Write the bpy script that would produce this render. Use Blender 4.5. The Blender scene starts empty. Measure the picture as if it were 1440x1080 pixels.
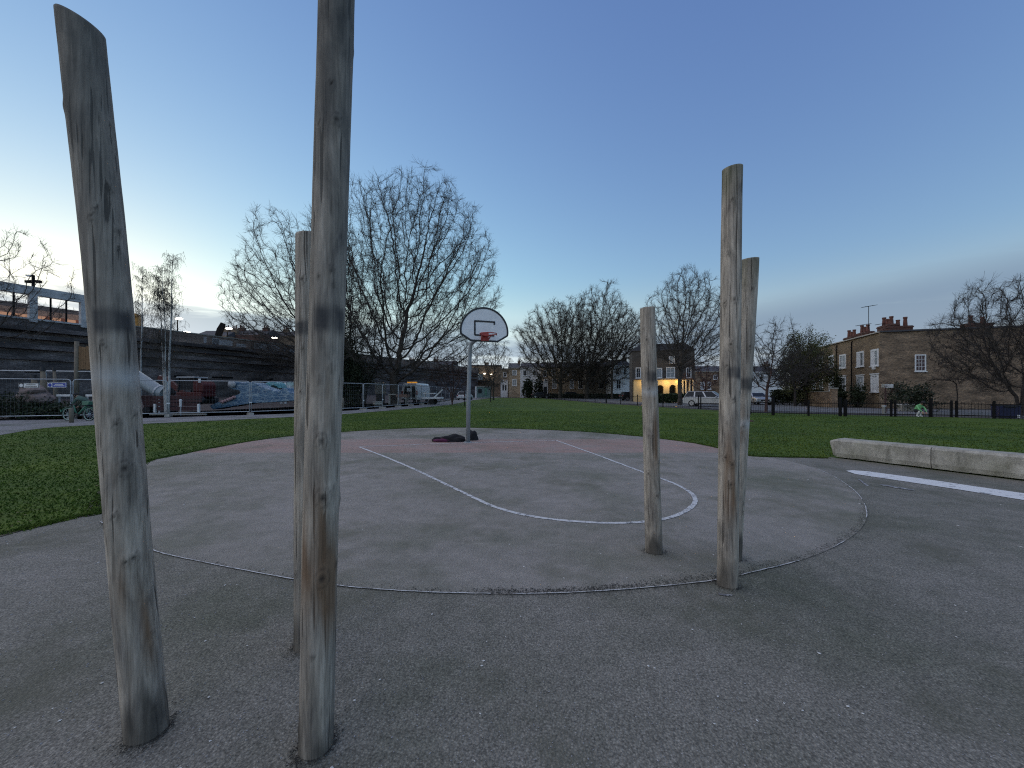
import bpy, bmesh, math, random
import numpy as np
from mathutils import Vector, Matrix, noise as mnoise

S = bpy.context.scene
C = S.collection
rad = math.radians
RNG = np.random.default_rng(7)
random.seed(7)

# ------------------------------------------------------------------ camera
F, CX, HY, EYE = 541.0, 720.0, 551.0, 1.5      # focal length in photo pixels, photo centre, horizon row, eye height
cam_d = bpy.data.cameras.new('camera')
cam = bpy.data.objects.new('camera', cam_d); C.objects.link(cam)
cam.location = (0, 0, EYE); cam.rotation_euler = (math.pi / 2, 0, 0)
cam_d.sensor_width = 36; cam_d.lens = 36 * F / 1440; cam_d.shift_y = (HY - 540) / 1440
cam_d.clip_start = 0.05; cam_d.clip_end = 6000
S.camera = cam

# ------------------------------------------------------------------ dusk sky near sunset, fill lamp, exposure
SUN_EL, SUN_AZ = rad(1.0), rad(-50)
W = bpy.data.worlds.new('World'); S.world = W; W.use_nodes = True
nt = W.node_tree; bg = nt.nodes['Background']
sky = nt.nodes.new('ShaderNodeTexSky'); sky.sky_type = 'NISHITA'; sky.sun_disc = False
sky.sun_elevation = SUN_EL; sky.sun_rotation = SUN_AZ
sky.ozone_density = 2.5; sky.air_density = 1.0; sky.dust_density = 0.3
def N(tree, typ, **kw):
    n = tree.nodes.new(typ)
    for k, v in kw.items():
        if k.startswith('i_'): n.inputs[int(k[2:])].default_value = v
        else: setattr(n, k, v)
    return n
def math_node(tree, op, a, b=None, clamp=False):
    n = tree.nodes.new('ShaderNodeMath'); n.operation = op; n.use_clamp = clamp
    for i, v in enumerate((a, b)):
        if v is None: continue
        if hasattr(v, 'links'): tree.links.new(v, n.inputs[i])
        else: n.inputs[i].default_value = v
    return n.outputs[0]
sep = N(nt, 'ShaderNodeSeparateColor'); nt.links.new(sky.outputs[0], sep.inputs[0])
comb = N(nt, 'ShaderNodeCombineColor')
for i, (k, g) in enumerate(((0.85, 0.90), (0.86, 0.94), (0.775, 0.60))):
    nt.links.new(math_node(nt, 'MULTIPLY', math_node(nt, 'POWER', sep.outputs[i], g), k), comb.inputs[i])
# near the horizon the dusk air washes the colour out
lum = N(nt, 'ShaderNodeRGBToBW'); nt.links.new(comb.outputs[0], lum.inputs[0])
tc = N(nt, 'ShaderNodeTexCoord'); sx = N(nt, 'ShaderNodeSeparateXYZ'); nt.links.new(tc.outputs['Generated'], sx.inputs[0])
el = math_node(nt, 'ARCSINE', sx.outputs[2]); az = math_node(nt, 'ARCTAN2', sx.outputs[0], sx.outputs[1])
pale = N(nt, 'ShaderNodeCombineColor'); lumc = math_node(nt, 'MINIMUM', lum.outputs[0], 2.0)
for i, k in enumerate((1.0, 1.12, 1.2)): nt.links.new(math_node(nt, 'MULTIPLY', lumc, k), pale.inputs[i])
hz_ = N(nt, 'ShaderNodeMapRange', interpolation_type='SMOOTHSTEP'); nt.links.new(el, hz_.inputs[0])
hz_.inputs[1].default_value = rad(17); hz_.inputs[2].default_value = rad(2); hz_.inputs[4].default_value = 0.93
washed = N(nt, 'ShaderNodeMix', data_type='RGBA'); nt.links.new(hz_.outputs[0], washed.inputs[0]); nt.links.new(comb.outputs[0], washed.inputs[6]); nt.links.new(pale.outputs[0], washed.inputs[7])
# low streaky cloud banks all round the horizon
CLOUD_OFF = 56.9
cv = N(nt, 'ShaderNodeCombineXYZ'); nt.links.new(math_node(nt, 'ADD', math_node(nt, 'MULTIPLY', az, 1.9), CLOUD_OFF), cv.inputs[0])
nt.links.new(math_node(nt, 'ADD', math_node(nt, 'MULTIPLY', el, 14.0), math_node(nt, 'MULTIPLY', az, 0.4)), cv.inputs[1])
n1 = N(nt, 'ShaderNodeTexNoise'); n1.inputs['Scale'].default_value = 1.0; n1.inputs['Detail'].default_value = 7; n1.inputs['Roughness'].default_value = 0.55; n1.inputs['Distortion'].default_value = 0.35
nt.links.new(cv.outputs[0], n1.inputs['Vector'])
mr = N(nt, 'ShaderNodeMapRange', interpolation_type='SMOOTHSTEP'); cv2 = N(nt, 'ShaderNodeVectorMath', operation='ADD'); nt.links.new(cv.outputs[0], cv2.inputs[0]); cv2.inputs[1].default_value = (13.2 - 56.9, 0, 0)
n2_ = N(nt, 'ShaderNodeTexNoise'); nt.links.new(cv2.outputs[0], n2_.inputs['Vector'])
for k in ('Scale', 'Detail', 'Roughness', 'Distortion'): n2_.inputs[k].default_value = n1.inputs[k].default_value
nt.links.new(math_node(nt, 'MAXIMUM', n1.outputs[0], n2_.outputs[0]), mr.inputs[0])
mr.inputs[1].default_value = 0.42; mr.inputs[2].default_value = 0.58
top = math_node(nt, 'ADD', el, math_node(nt, 'MULTIPLY', math_node(nt, 'COSINE', math_node(nt, 'MULTIPLY', az, 2.0)), rad(2.2)))     # cloud tops rise and fall round the horizon
up = N(nt, 'ShaderNodeMapRange', interpolation_type='SMOOTHSTEP'); nt.links.new(top, up.inputs[0])
up.inputs[1].default_value = rad(13.5); up.inputs[2].default_value = rad(9.5)
cl = math_node(nt, 'MULTIPLY', math_node(nt, 'MULTIPLY', mr.outputs[0], up.outputs[0]), 0.80)
hc = N(nt, 'ShaderNodeMix', data_type='RGBA'); hc.inputs[0].default_value = 0.13          # cloud body: slate blue tinted by the sky behind it
hc.inputs[6].default_value = (0.18, 0.265, 0.40, 1); nt.links.new(washed.outputs[2], hc.inputs[7])
mixc = N(nt, 'ShaderNodeMix', data_type='RGBA'); nt.links.new(cl, mixc.inputs[0]); nt.links.new(washed.outputs[2], mixc.inputs[6]); nt.links.new(hc.outputs[2], mixc.inputs[7])
nt.links.new(mixc.outputs[2], bg.inputs[0])
bg.inputs[1].default_value = 0.15
# broad warm fill added for the afterglow, well above the sunset; brightens ground, soft shadows
fill_sun_d = bpy.data.lights.new('sun', 'SUN'); fill_sun_d.energy = 0.20; fill_sun_d.angle = rad(130); fill_sun_d.color = (1.0, 0.84, 0.64)
sun = bpy.data.objects.new('sun', fill_sun_d); C.objects.link(sun)
FILL_EL, FILL_AZ = rad(44), rad(-88)
sun.rotation_euler = Vector((-math.sin(FILL_AZ) * math.cos(FILL_EL), -math.cos(FILL_AZ) * math.cos(FILL_EL), -math.sin(FILL_EL))).to_track_quat('-Z', 'Y').to_euler()
vs = S.view_settings; vs.view_transform = 'Standard'; vs.look = 'None'; vs.gamma = 1; vs.use_curve_mapping = False
vs.exposure = 2.74
S.cycles.use_denoising = False; S.cycles.pixel_filter_type = 'BLACKMAN_HARRIS'; S.cycles.filter_width = 1.15; S.cycles.sample_clamp_indirect = 4.0

# ------------------------------------------------------------------ helpers
def gp(px, py):
    "ground point seen at a photo pixel"
    d = F * EYE / (py - HY); return ((px - CX) / F * d, d)
def pp(px, py, d):
    "point at depth d seen at a photo pixel"
    return Vector(((px - CX) / F * d, d, EYE + (HY - py) / F * d))
def tag(o, label=None, cat=None, group=None, kind=None):
    if label: o['label'] = label
    if cat: o['category'] = cat
    if group: o['group'] = group
    if kind: o['kind'] = kind
    return o
def thing(name, label, cat, loc=(0, 0, 0), rz=0, group=None):
    o = bpy.data.objects.new(name, None); C.objects.link(o); o.empty_display_size = 0.3
    o.location = loc; o.rotation_euler = (0, 0, rz)
    return tag(o, label, cat, group)
def copy_tree(o, parent=None, name=None):
    c = o.copy(); C.objects.link(c)
    if parent: c.parent = parent
    for ch in list(o.children): copy_tree(ch, c)
    return c
def raw_mesh(name, V, Fc, nside, smooth=False):
    "V (n,3) array, Fc (m,nside) int array"
    me = bpy.data.meshes.new(name); V = np.asarray(V, dtype=np.float32); Fc = np.asarray(Fc, dtype=np.int32)
    me.vertices.add(len(V)); me.vertices.foreach_set('co', V.ravel())
    me.loops.add(Fc.size); me.loops.foreach_set('vertex_index', Fc.ravel())
    me.polygons.add(len(Fc)); me.polygons.foreach_set('loop_start', np.arange(0, Fc.size, nside, dtype=np.int32))
    me.polygons.foreach_set('use_smooth', np.full(len(Fc), smooth, dtype=bool))
    me.update(calc_edges=True); me.validate(); return me
def link(name, me, m, parent=None):
    o = bpy.data.objects.new(name, me); C.objects.link(o)
    if m is not None: me.materials.clear(); me.materials.append(m)
    if parent: o.parent = parent
    return o
def metric_uv(me):
    uv = me.uv_layers.new(name='UVMap')
    n = len(me.loops); vi = np.empty(n, np.int32); me.loops.foreach_get('vertex_index', vi)
    co = np.empty(len(me.vertices) * 3, np.float32); me.vertices.foreach_get('co', co); co = co.reshape(-1, 3)
    pn = np.empty(len(me.polygons) * 3, np.float32); me.polygons.foreach_get('normal', pn); pn = pn.reshape(-1, 3)
    tot = np.empty(len(me.polygons), np.int32); me.polygons.foreach_get('loop_total', tot)
    ln = np.repeat(pn, tot, axis=0); P = co[vi]
    flat = np.abs(ln[:, 2]) > 0.75
    t = np.stack([-ln[:, 1], ln[:, 0]], 1); l = np.linalg.norm(t, axis=1, keepdims=True); t = t / np.maximum(l, 1e-6)
    u = np.where(flat, P[:, 0], P[:, 0] * t[:, 0] + P[:, 1] * t[:, 1]); v = np.where(flat, P[:, 1], P[:, 2])
    uv.data.foreach_set('uv', np.stack([u, v], 1).astype(np.float32).ravel())
class MB:
    "collects shapes and links them as ONE mesh object"
    def __init__(s): s.v = []; s.f = []
    def add(s, V, Fs):
        k = len(s.v); s.v += [tuple(p) for p in V]; s.f += [tuple(i + k for i in f) for f in Fs]; return s
    def box(s, c, d, rz=0, taper=1.0):
        ca, sa = math.cos(rz), math.sin(rz); V = []
        for z in (-1, 1):
            t = taper if z > 0 else 1
            for x, y in ((-1, -1), (1, -1), (1, 1), (-1, 1)):
                X, Y = x * d[0] / 2 * t, y * d[1] / 2 * t
                V.append((c[0] + X * ca - Y * sa, c[1] + X * sa + Y * ca, c[2] + z * d[2] / 2))
        return s.add(V, [(3, 2, 1, 0), (4, 5, 6, 7), (0, 1, 5, 4), (1, 2, 6, 5), (2, 3, 7, 6), (3, 0, 4, 7)])
    def bar(s, a, b, w, h=None, up=(0, 0, 1)):
        a, b = Vector(a), Vector(b); h = h or w; d = (b - a).normalized(); u = Vector(up)
        if abs(d.dot(u)) > 0.98: u = Vector((1, 0, 0))
        r = d.cross(u).normalized(); u = r.cross(d)
        V = []
        for p in (a, b):
            for i, j in ((-1, -1), (1, -1), (1, 1), (-1, 1)): V.append(p + r * (i * w / 2) + u * (j * h / 2))
        return s.add(V, [(3, 2, 1, 0), (4, 5, 6, 7), (0, 1, 5, 4), (1, 2, 6, 5), (2, 3, 7, 6), (3, 0, 4, 7)])
    def tube(s, pts, r, n=8, cap=True):
        pts = [Vector(p) for p in pts]; m = len(pts); rs = r if hasattr(r, '__len__') else [r] * m; V = []; ref = None
        for i, p in enumerate(pts):
            d = (pts[min(i + 1, m - 1)] - pts[max(i - 1, 0)]).normalized()
            if ref is None: ref = Vector((0, 0, 1)) if abs(d.z) < 0.9 else Vector((1, 0, 0))
            x = (ref - d * ref.dot(d)).normalized(); y = d.cross(x); ref = x
            for k in range(n):
                a = 2 * math.pi * k / n; V.append(p + (x * math.cos(a) + y * math.sin(a)) * rs[i])
        Fs = [(i * n + k, i * n + (k + 1) % n, (i + 1) * n + (k + 1) % n, (i + 1) * n + k) for i in range(m - 1) for k in range(n)]
        if cap: Fs += [tuple(range(n - 1, -1, -1)), tuple(range((m - 1) * n, m * n))]
        return s.add(V, Fs)
    def prism(s, poly, o, u, v, w):
        "polygon (2d) in the plane o + a*u + b*v, extruded by vector w"
        o, u, v, w = Vector(o), Vector(u), Vector(v), Vector(w); n = len(poly)
        A = [o + u * a + v * b for a, b in poly]; B = [p + w for p in A]
        Fs = [tuple(range(n - 1, -1, -1)), tuple(range(n, 2 * n))] + [(i, (i + 1) % n, n + (i + 1) % n, n + i) for i in range(n)]
        if u.cross(v).dot(w) < 0: Fs = [f[::-1] for f in Fs]
        return s.add(A + B, Fs)
    def blob(s, c, d, seed=0, amp=0.15, n=2, freq=1.5):
        bm = bmesh.new(); bmesh.ops.create_icosphere(bm, subdivisions=n, radius=1.0)
        V = []
        for v in bm.verts:
            k = 1 + amp * mnoise.noise(v.co * freq + Vector((seed * 7.3, seed, 0)))
            V.append((c[0] + v.co.x * k * d[0], c[1] + v.co.y * k * d[1], c[2] + v.co.z * k * d[2]))
        Fs = [[v.index for v in f.verts] for f in bm.faces]; bm.free(); return s.add(V, Fs)
    def mesh(s, name, smooth=False, uv=True):
        me = bpy.data.meshes.new(name); me.from_pydata(s.v, [], s.f)
        if smooth:
            for p in me.polygons: p.use_smooth = True
        me.update()
        if uv: metric_uv(me)
        return me
    def build(s, name, m, parent=None, smooth=False, bevel=0, seg=2):
        o = link(name, s.mesh(name, smooth), m, parent)
        if bevel:
            b = o.modifiers.new('bevel', 'BEVEL'); b.width = bevel; b.segments = seg; b.limit_method = 'ANGLE'
        return o
def catmull(P, n=8, closed=False):
    P = [np.array(p, float) for p in P]; out = []; m = len(P)
    for i in range(m if closed else m - 1):
        if closed: a, b, c, d = P[i - 1], P[i], P[(i + 1) % m], P[(i + 2) % m]
        else: a, b, c, d = P[max(i - 1, 0)], P[i], P[i + 1], P[min(i + 2, m - 1)]
        for k in range(n):
            t = k / n
            out.append(0.5 * ((2 * b) + (-a + c) * t + (2 * a - 5 * b + 4 * c - d) * t * t + (-a + 3 * b - 3 * c + d) * t ** 3))
    if not closed: out.append(P[-1])
    return np.array(out)
def in_poly(x, y, poly):
    r = np.zeros(len(x), bool); n = len(poly); j = n - 1
    for i in range(n):
        xi, yi = poly[i]; xj, yj = poly[j]
        c = ((yi > y) != (yj > y)) & (x < (xj - xi) * (y - yi) / ((yj - yi) if yj != yi else 1e-9) + xi)
        r ^= c; j = i
    return r
def sheet(name, poly, z, m, kind='structure', parent=None, fine=None):
    bm = bmesh.new(); vs_ = [bm.verts.new((p[0], p[1], z)) for p in poly]; f = bm.faces.new(vs_)
    if f.normal.z < 0: f.normal_flip()
    bmesh.ops.triangulate(bm, faces=bm.faces[:])
    me = bpy.data.meshes.new(name); bm.to_mesh(me); bm.free(); metric_uv(me)
    o = link(name, me, m, parent)
    if kind: o['kind'] = kind
    return o
def strip(pts, w, z, jag=0.0, seed=1):
    "flat ribbon along 2d points as an MB"
    P = np.array(pts); d = np.gradient(P, axis=0); d /= np.linalg.norm(d, axis=1, keepdims=True); nrm = np.stack([-d[:, 1], d[:, 0]], 1)
    r = np.random.default_rng(seed); m = MB()
    w = np.broadcast_to(np.asarray(w, float), (len(P),))
    wa = w / 2 * (1 + jag * r.normal(size=len(P))); wb = w / 2 * (1 + jag * r.normal(size=len(P)))
    A = P + nrm * wa[:, None]; B = P - nrm * wb[:, None]
    V = [(x, y, z) for x, y in A] + [(x, y, z) for x, y in B]; n = len(P)
    return m.add(V, [(i, n + i, n + i + 1, i + 1) for i in range(n - 1)])

# ------------------------------------------------------------------ materials
def new_mat(name):
    m = bpy.data.materials.new(name); m.use_nodes = True
    return m, m.node_tree, m.node_tree.nodes['Principled BSDF']
def ramp(t, fac, stops):
    n = t.nodes.new('ShaderNodeValToRGB'); t.links.new(fac, n.inputs[0]); e = n.color_ramp.elements
    while len(e) < len(stops): e.new(0.5)
    for i, (p, c) in enumerate(stops):
        e[i].position = p; e[i].color = (*c, 1) if len(c) == 3 else c
    return n.outputs[0]
def noise_tex(t, vec, scale, detail=4, rough=0.55, dist=0.0):
    n = t.nodes.new('ShaderNodeTexNoise'); n.inputs['Scale'].default_value = scale; n.inputs['Detail'].default_value = detail
    n.inputs['Roughness'].default_value = rough; n.inputs['Distortion'].default_value = dist
    if vec is not None: t.links.new(vec, n.inputs['Vector'])
    return n.outputs[0]
def mix_rgb(t, fac, a, b, blend='MIX'):
    n = t.nodes.new('ShaderNodeMix'); n.data_type = 'RGBA'; n.blend_type = blend
    for i, v in ((0, fac), (6, a), (7, b)):
        if hasattr(v, 'links'): t.links.new(v, n.inputs[i])
        else: n.inputs[i].default_value = v if i == 0 else (*v, 1)
    return n.outputs[2]
def coords(t, kind='Object', scale=(1, 1, 1)):
    c = t.nodes.new('ShaderNodeTexCoord'); mp = t.nodes.new('ShaderNodeMapping'); mp.inputs['Scale'].default_value = scale
    t.links.new(c.outputs[kind], mp.inputs[0]); return mp.outputs[0]
def bump(t, b, h, strength=0.3, dist=0.01):
    n = t.nodes.new('ShaderNodeBump'); n.inputs['Strength'].default_value = strength; n.inputs['Distance'].default_value = dist
    t.links.new(h, n.inputs['Height']); t.links.new(n.outputs[0], b.inputs['Normal'])
MATS = {}
def pm(name, col, rough=0.7, metal=0.0, var=0.25, scale=4.0, bmp=0.15, emit=None, es=0.0, kind='Object'):
    "plain procedural material: colour broken up by two noises, light relief"
    if name in MATS: return MATS[name]
    m, t, b = new_mat(name); v = coords(t, kind)
    n1 = noise_tex(t, v, scale, 5); n2 = noise_tex(t, v, scale * 9, 3)
    f = math_node(t, 'ADD', math_node(t, 'MULTIPLY', n1, 0.7), math_node(t, 'MULTIPLY', n2, 0.3))
    lo = tuple(c * (1 - var) for c in col); hi = tuple(min(1, c * (1 + var)) for c in col)
    t.links.new(ramp(t, f, [(0.3, lo), (0.7, hi)]), b.inputs['Base Color'])
    b.inputs['Roughness'].default_value = rough; b.inputs['Metallic'].default_value = metal
    if bmp: bump(t, b, n2, bmp, 0.01)
    if emit: b.inputs['Emission Color'].default_value = (*emit, 1); b.inputs['Emission Strength'].default_value = es
    MATS[name] = m; return m
def brick_mat(name, a, b_, mortar, big=0.35, scale=1.0, soot=None):
    m, t, b = new_mat(name); v = coords(t, 'UV')
    n = t.nodes.new('ShaderNodeTexBrick'); t.links.new(v, n.inputs['Vector'])
    n.inputs['Scale'].default_value = 1.0; n.inputs['Brick Width'].default_value = 0.225 * scale; n.inputs['Row Height'].default_value = 0.075 * scale
    n.inputs['Mortar Size'].default_value = 0.007; n.inputs['Color1'].default_value = (*a, 1); n.inputs['Color2'].default_value = (*b_, 1)
    n.inputs['Mortar'].default_value = (*mortar, 1); n.inputs['Bias'].default_value = -0.1
    big1 = noise_tex(t, coords(t, 'UV', (0.5, 1.6, 1)), 1.1, 6, 0.6)
    c = mix_rgb(t, 1.0, n.outputs[0], ramp(t, big1, [(0.3, (1 - big,) * 3), (0.7, (1 + big,) * 3)]), 'MULTIPLY')
    fine = noise_tex(t, coords(t, 'UV', (3.2, 11, 1)), 1.6, 3, 0.7)
    c = mix_rgb(t, 1.0, c, ramp(t, fine, [(0.33, (0.55, 0.53, 0.5)), (0.5, (1, 1, 1)), (0.68, (1.5, 1.42, 1.3))]), 'MULTIPLY')
    if soot: c = mix_rgb(t, ramp(t, noise_tex(t, coords(t, 'UV', (0.25, 0.9, 1)), 0.8, 5), [(0.42, (0, 0, 0)), (0.62, (1, 1, 1))]), c, soot)
    t.links.new(c, b.inputs['Base Color']); b.inputs['Roughness'].default_value = 0.9
    bump(t, b, n.outputs[1], 0.3, -0.01); MATS[name] = m; return m

# weathered timber of the poles: attributes carry knots, paint marks, stains and a darker upper part laid down as geometry data
def wood_mat():
    m, t, b = new_mat('weathered_timber'); v = coords(t, 'Object', (1, 1, 0.05)); v2 = coords(t, 'Object', (1, 1, 0.3))
    g = noise_tex(t, v, 80, 5, 0.62, 0.5); g2 = noise_tex(t, v2, 8, 6, 0.62, 0.8); g3 = noise_tex(t, coords(t, 'Object', (1, 1, 0.028)), 52, 2, 0.5, 0.4)
    c = ramp(t, g, [(0.25, (0.15, 0.132, 0.112)), (0.47, (0.345, 0.31, 0.268)), (0.75, (0.53, 0.485, 0.43))])
    c = mix_rgb(t, 1.0, c, ramp(t, g2, [(0.3, (0.42, 0.42, 0.44)), (0.48, (0.92, 0.90, 0.87)), (0.68, (1.38, 1.34, 1.28))]), 'MULTIPLY')
    crack = ramp(t, g3, [(0.335, (1, 1, 1)), (0.365, (0, 0, 0))])
    c = mix_rgb(t, math_node(t, 'MULTIPLY', crack, 0.8), c, (0.045, 0.038, 0.032))
    def attr(n):
        a = t.nodes.new('ShaderNodeAttribute'); a.attribute_name = n; return a.outputs['Fac']
    c = mix_rgb(t, math_node(t, 'MULTIPLY', attr('brown'), 0.9), c, mix_rgb(t, g, (0.075, 0.045, 0.028), (0.31, 0.195, 0.115)))
    c = mix_rgb(t, math_node(t, 'MULTIPLY', attr('top_dark'), 0.88), c, mix_rgb(t, g2, (0.045, 0.047, 0.045), (0.135, 0.135, 0.128)))
    c = mix_rgb(t, math_node(t, 'MULTIPLY', attr('green'), 0.55), c, (0.095, 0.11, 0.055))
    c = mix_rgb(t, math_node(t, 'MULTIPLY', attr('dirt'), 0.8), c, (0.045, 0.042, 0.038))
    c = mix_rgb(t, math_node(t, 'MULTIPLY', attr('pale'), 0.6), c, (0.60, 0.62, 0.63))
    c = mix_rgb(t, math_node(t, 'MULTIPLY', attr('knot'), 0.95), c, (0.03, 0.025, 0.022))
    c = mix_rgb(t, math_node(t, 'MULTIPLY', attr('paint'), 0.95), c, (0.028, 0.032, 0.04))
    t.links.new(c, b.inputs['Base Color']); b.inputs['Roughness'].default_value = 0.85; b.inputs['Specular IOR Level'].default_value = 0.25
    h = math_node(t, 'SUBTRACT', g, math_node(t, 'MULTIPLY', crack, 1.2)); bump(t, b, h, 0.55, 0.004)
    return m
def asphalt_mat(name, base, spread, coarse, tint=None):
    m, t, b = new_mat(name); v = coords(t)
    big = noise_tex(t, v, 0.55, 5, 0.6); mid = noise_tex(t, v, 5, 4, 0.6); fine = noise_tex(t, v, coarse, 3, 0.65)
    vo = t.nodes.new('ShaderNodeTexVoronoi'); vo.inputs['Scale'].default_value = coarse * 0.9; t.links.new(v, vo.inputs['Vector'])
    c = ramp(t, fine, [(0.3, tuple(x * (1 - spread) for x in base)), (0.7, tuple(x * (1 + spread) for x in base))])
    c = mix_rgb(t, 1.0, c, ramp(t, vo.outputs['Distance'], [(0.0, (1.25, 1.25, 1.25)), (0.6, (0.7, 0.7, 0.7))]), 'MULTIPLY')
    c = mix_rgb(t, 1.0, c, ramp(t, big, [(0.3, (0.58, 0.64, 0.54)), (0.5, (1, 1, 1)), (0.72, (1.22, 1.2, 1.25))]), 'MULTIPLY')
    c = mix_rgb(t, 1.0, c, ramp(t, mid, [(0.3, (0.86, 0.87, 0.85)), (0.7, (1.13, 1.12, 1.12))]), 'MULTIPLY')
    sep_ = t.nodes.new('ShaderNodeSeparateXYZ'); t.links.new(v, sep_.inputs[0])
    damp = ramp(t, noise_tex(t, coords(t, 'Object', (1, 1, 1)), 0.9, 6, 0.65), [(0.52, (0, 0, 0)), (0.66, (1, 1, 1))])
    c = mix_rgb(t, math_node(t, 'MULTIPLY', damp, 0.62), c, tuple(x * 0.42 for x in (base[0], base[1] * 1.06, base[2] * 0.85)))
    scuff = ramp(t, noise_tex(t, coords(t, 'Object', (0.7, 2.6, 1)), 1.6, 7, 0.7), [(0.60, (0, 0, 0)), (0.72, (1, 1, 1))])
    c = mix_rgb(t, math_node(t, 'MULTIPLY', scuff, 0.25), c, tuple(min(1, x * 1.8) for x in base))
    if tint:
        y0, y1, col = tint
        f = t.nodes.new('ShaderNodeMapRange'); t.links.new(math_node(t, 'ADD', sep_.outputs[1], math_node(t, 'MULTIPLY', math_node(t, 'SUBTRACT', mid, 0.5), 0.10)), f.inputs[0])
        f.inputs[1].default_value = y0 - 0.02; f.inputs[2].default_value = y0 + 0.02
        f2 = t.nodes.new('ShaderNodeMapRange'); t.links.new(math_node(t, 'ADD', sep_.outputs[1], math_node(t, 'MULTIPLY', math_node(t, 'SUBTRACT', mid, 0.5), 0.6)), f2.inputs[0])
        f2.inputs[1].default_value = y1 + 0.15; f2.inputs[2].default_value = y1 - 0.15
        wear = ramp(t, noise_tex(t, coords(t, 'Object', (0.8, 1.2, 1)), 1.7, 6, 0.7), [(0.33, (0.25,) * 3), (0.6, (1, 1, 1))])
        c = mix_rgb(t, math_node(t, 'MULTIPLY', math_node(t, 'MULTIPLY', f.outputs[0], f2.outputs[0]), math_node(t, 'MULTIPLY', wear, 0.75)), c, col)
    t.links.new(c, b.inputs['Base Color']); b.inputs['Roughness'].default_value = 0.88; b.inputs['Specular IOR Level'].default_value = 0.3
    bump(t, b, math_node(t, 'ADD', fine, math_node(t, 'MULTIPLY', vo.outputs['Distance'], 0.8)), 0.75, 0.006)
    return m
def grass_mat(name, blade=False):
    m, t, b = new_mat(name); v = coords(t)
    a = noise_tex(t, v, 0.45, 5, 0.6); f = noise_tex(t, v, 7, 4, 0.7); g = noise_tex(t, coords(t, 'Object', (1, 0.45, 1)), 26, 3, 0.7)
    c = ramp(t, f, [(0.25, (0.030, 0.060, 0.010)), (0.5, (0.066, 0.118, 0.018)), (0.75, (0.118, 0.166, 0.032))])
    c = mix_rgb(t, 1.0, c, ramp(t, a, [(0.3, (0.62, 0.74, 0.8)), (0.7, (1.35, 1.2, 1.0))]), 'MULTIPLY')
    c = mix_rgb(t, ramp(t, noise_tex(t, v, 1.4, 6, 0.65), [(0.58, (0, 0, 0)), (0.75, (0.65,) * 3)]), c, (0.115, 0.105, 0.045))
    c = mix_rgb(t, 1.0, c, ramp(t, g, [(0.28, (0.66, 0.68, 0.64)), (0.7, (1.3, 1.27, 1.2))]), 'MULTIPLY')
    t.links.new(c, b.inputs['Base Color']); b.inputs['Roughness'].default_value = 0.9; b.inputs['Specular IOR Level'].default_value = 0.2
    bump(t, b, math_node(t, 'ADD', f, g), 0.9, 0.05)
    return m
def paint_mat(name, col, wear, scale=16):
    m, t, b = new_mat(name); v = coords(t)
    f = noise_tex(t, v, scale, 6, 0.7)
    c = mix_rgb(t, ramp(t, f, [(wear, (0, 0, 0)), (wear + 0.12, (1, 1, 1))]), (0.14, 0.14, 0.15), col)
    c = mix_rgb(t, 1.0, c, ramp(t, noise_tex(t, v, 90, 2), [(0.3, (0.8,) * 3), (0.7, (1.1,) * 3)]), 'MULTIPLY')
    t.links.new(c, b.inputs['Base Color']); b.inputs['Roughness'].default_value = 0.8
    return m
def leaf_mat(name, lo, hi):
    m, t, b = new_mat(name); v = coords(t)
    c = ramp(t, noise_tex(t, v, 3.0, 4, 0.7), [(0.3, lo), (0.7, hi)])
    t.links.new(c, b.inputs['Base Color']); b.inputs['Roughness'].default_value = 0.6; b.inputs['Specular IOR Level'].default_value = 0.3
    return m
M_WOOD = wood_mat()
M_ASPH = asphalt_mat('coarse_asphalt', (0.218, 0.208, 0.18), 0.55, 95)
M_COURT = asphalt_mat('court_asphalt', (0.305, 0.285, 0.255), 0.26, 130, (9.43, 12.1, (0.37, 0.235, 0.205)))
M_GRASS = grass_mat('grass'); M_FAINT = paint_mat('nearly_worn_off_paint', (0.42, 0.42, 0.42), 0.5, 12); M_LINE = paint_mat('worn_white_paint', (0.60, 0.60, 0.60), 0.38)
M_LINE2 = paint_mat('patchy_white_paint', (0.70, 0.70, 0.70), 0.31, 7)
M_PATH = asphalt_mat('path_tarmac', (0.25, 0.25, 0.26), 0.2, 60); M_ROAD = asphalt_mat('road_tarmac', (0.19, 0.195, 0.205), 0.2, 40)
M_SOIL = pm('dark_soil', (0.055, 0.05, 0.048), 0.95, var=0.5, scale=1.2)
M_WIRE = pm('dull_wire', (0.20, 0.21, 0.22), 0.7, 0.2, 0.15, 6)
M_STEEL = pm('galvanised_steel', (0.42, 0.45, 0.48), 0.5, 0.35, 0.12, 6)
M_IRON = pm('black_iron', (0.011, 0.011, 0.012), 0.9, 0, 0.3)
M_IRON.node_tree.nodes['Principled BSDF'].inputs['Specular IOR Level'].default_value = 0.15
M_BARK = pm('grey_brown_bark', (0.060, 0.050, 0.042), 0.9, var=0.45, scale=3)
M_BARK2 = pm('dark_bark', (0.040, 0.033, 0.030), 0.9, var=0.4, scale=3)
M_BARK3 = pm('olive_bark', (0.055, 0.047, 0.034), 0.9, var=0.4, scale=3)
M_BIRCH = pm('white_birch_bark', (0.42, 0.42, 0.41), 0.8, var=0.5, scale=5)
M_RUST = pm('reddish_bark', (0.075, 0.042, 0.038), 0.9, var=0.4, scale=3)
M_WHITE = pm('white_paint', (0.74, 0.75, 0.75), 0.6, var=0.08)
M_GLASS = pm('window_glass', (0.02, 0.024, 0.03), 0.3, 0, 0.2, bmp=0)
M_GLASS.node_tree.nodes['Principled BSDF'].inputs['Specular IOR Level'].default_value = 0.25
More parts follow.
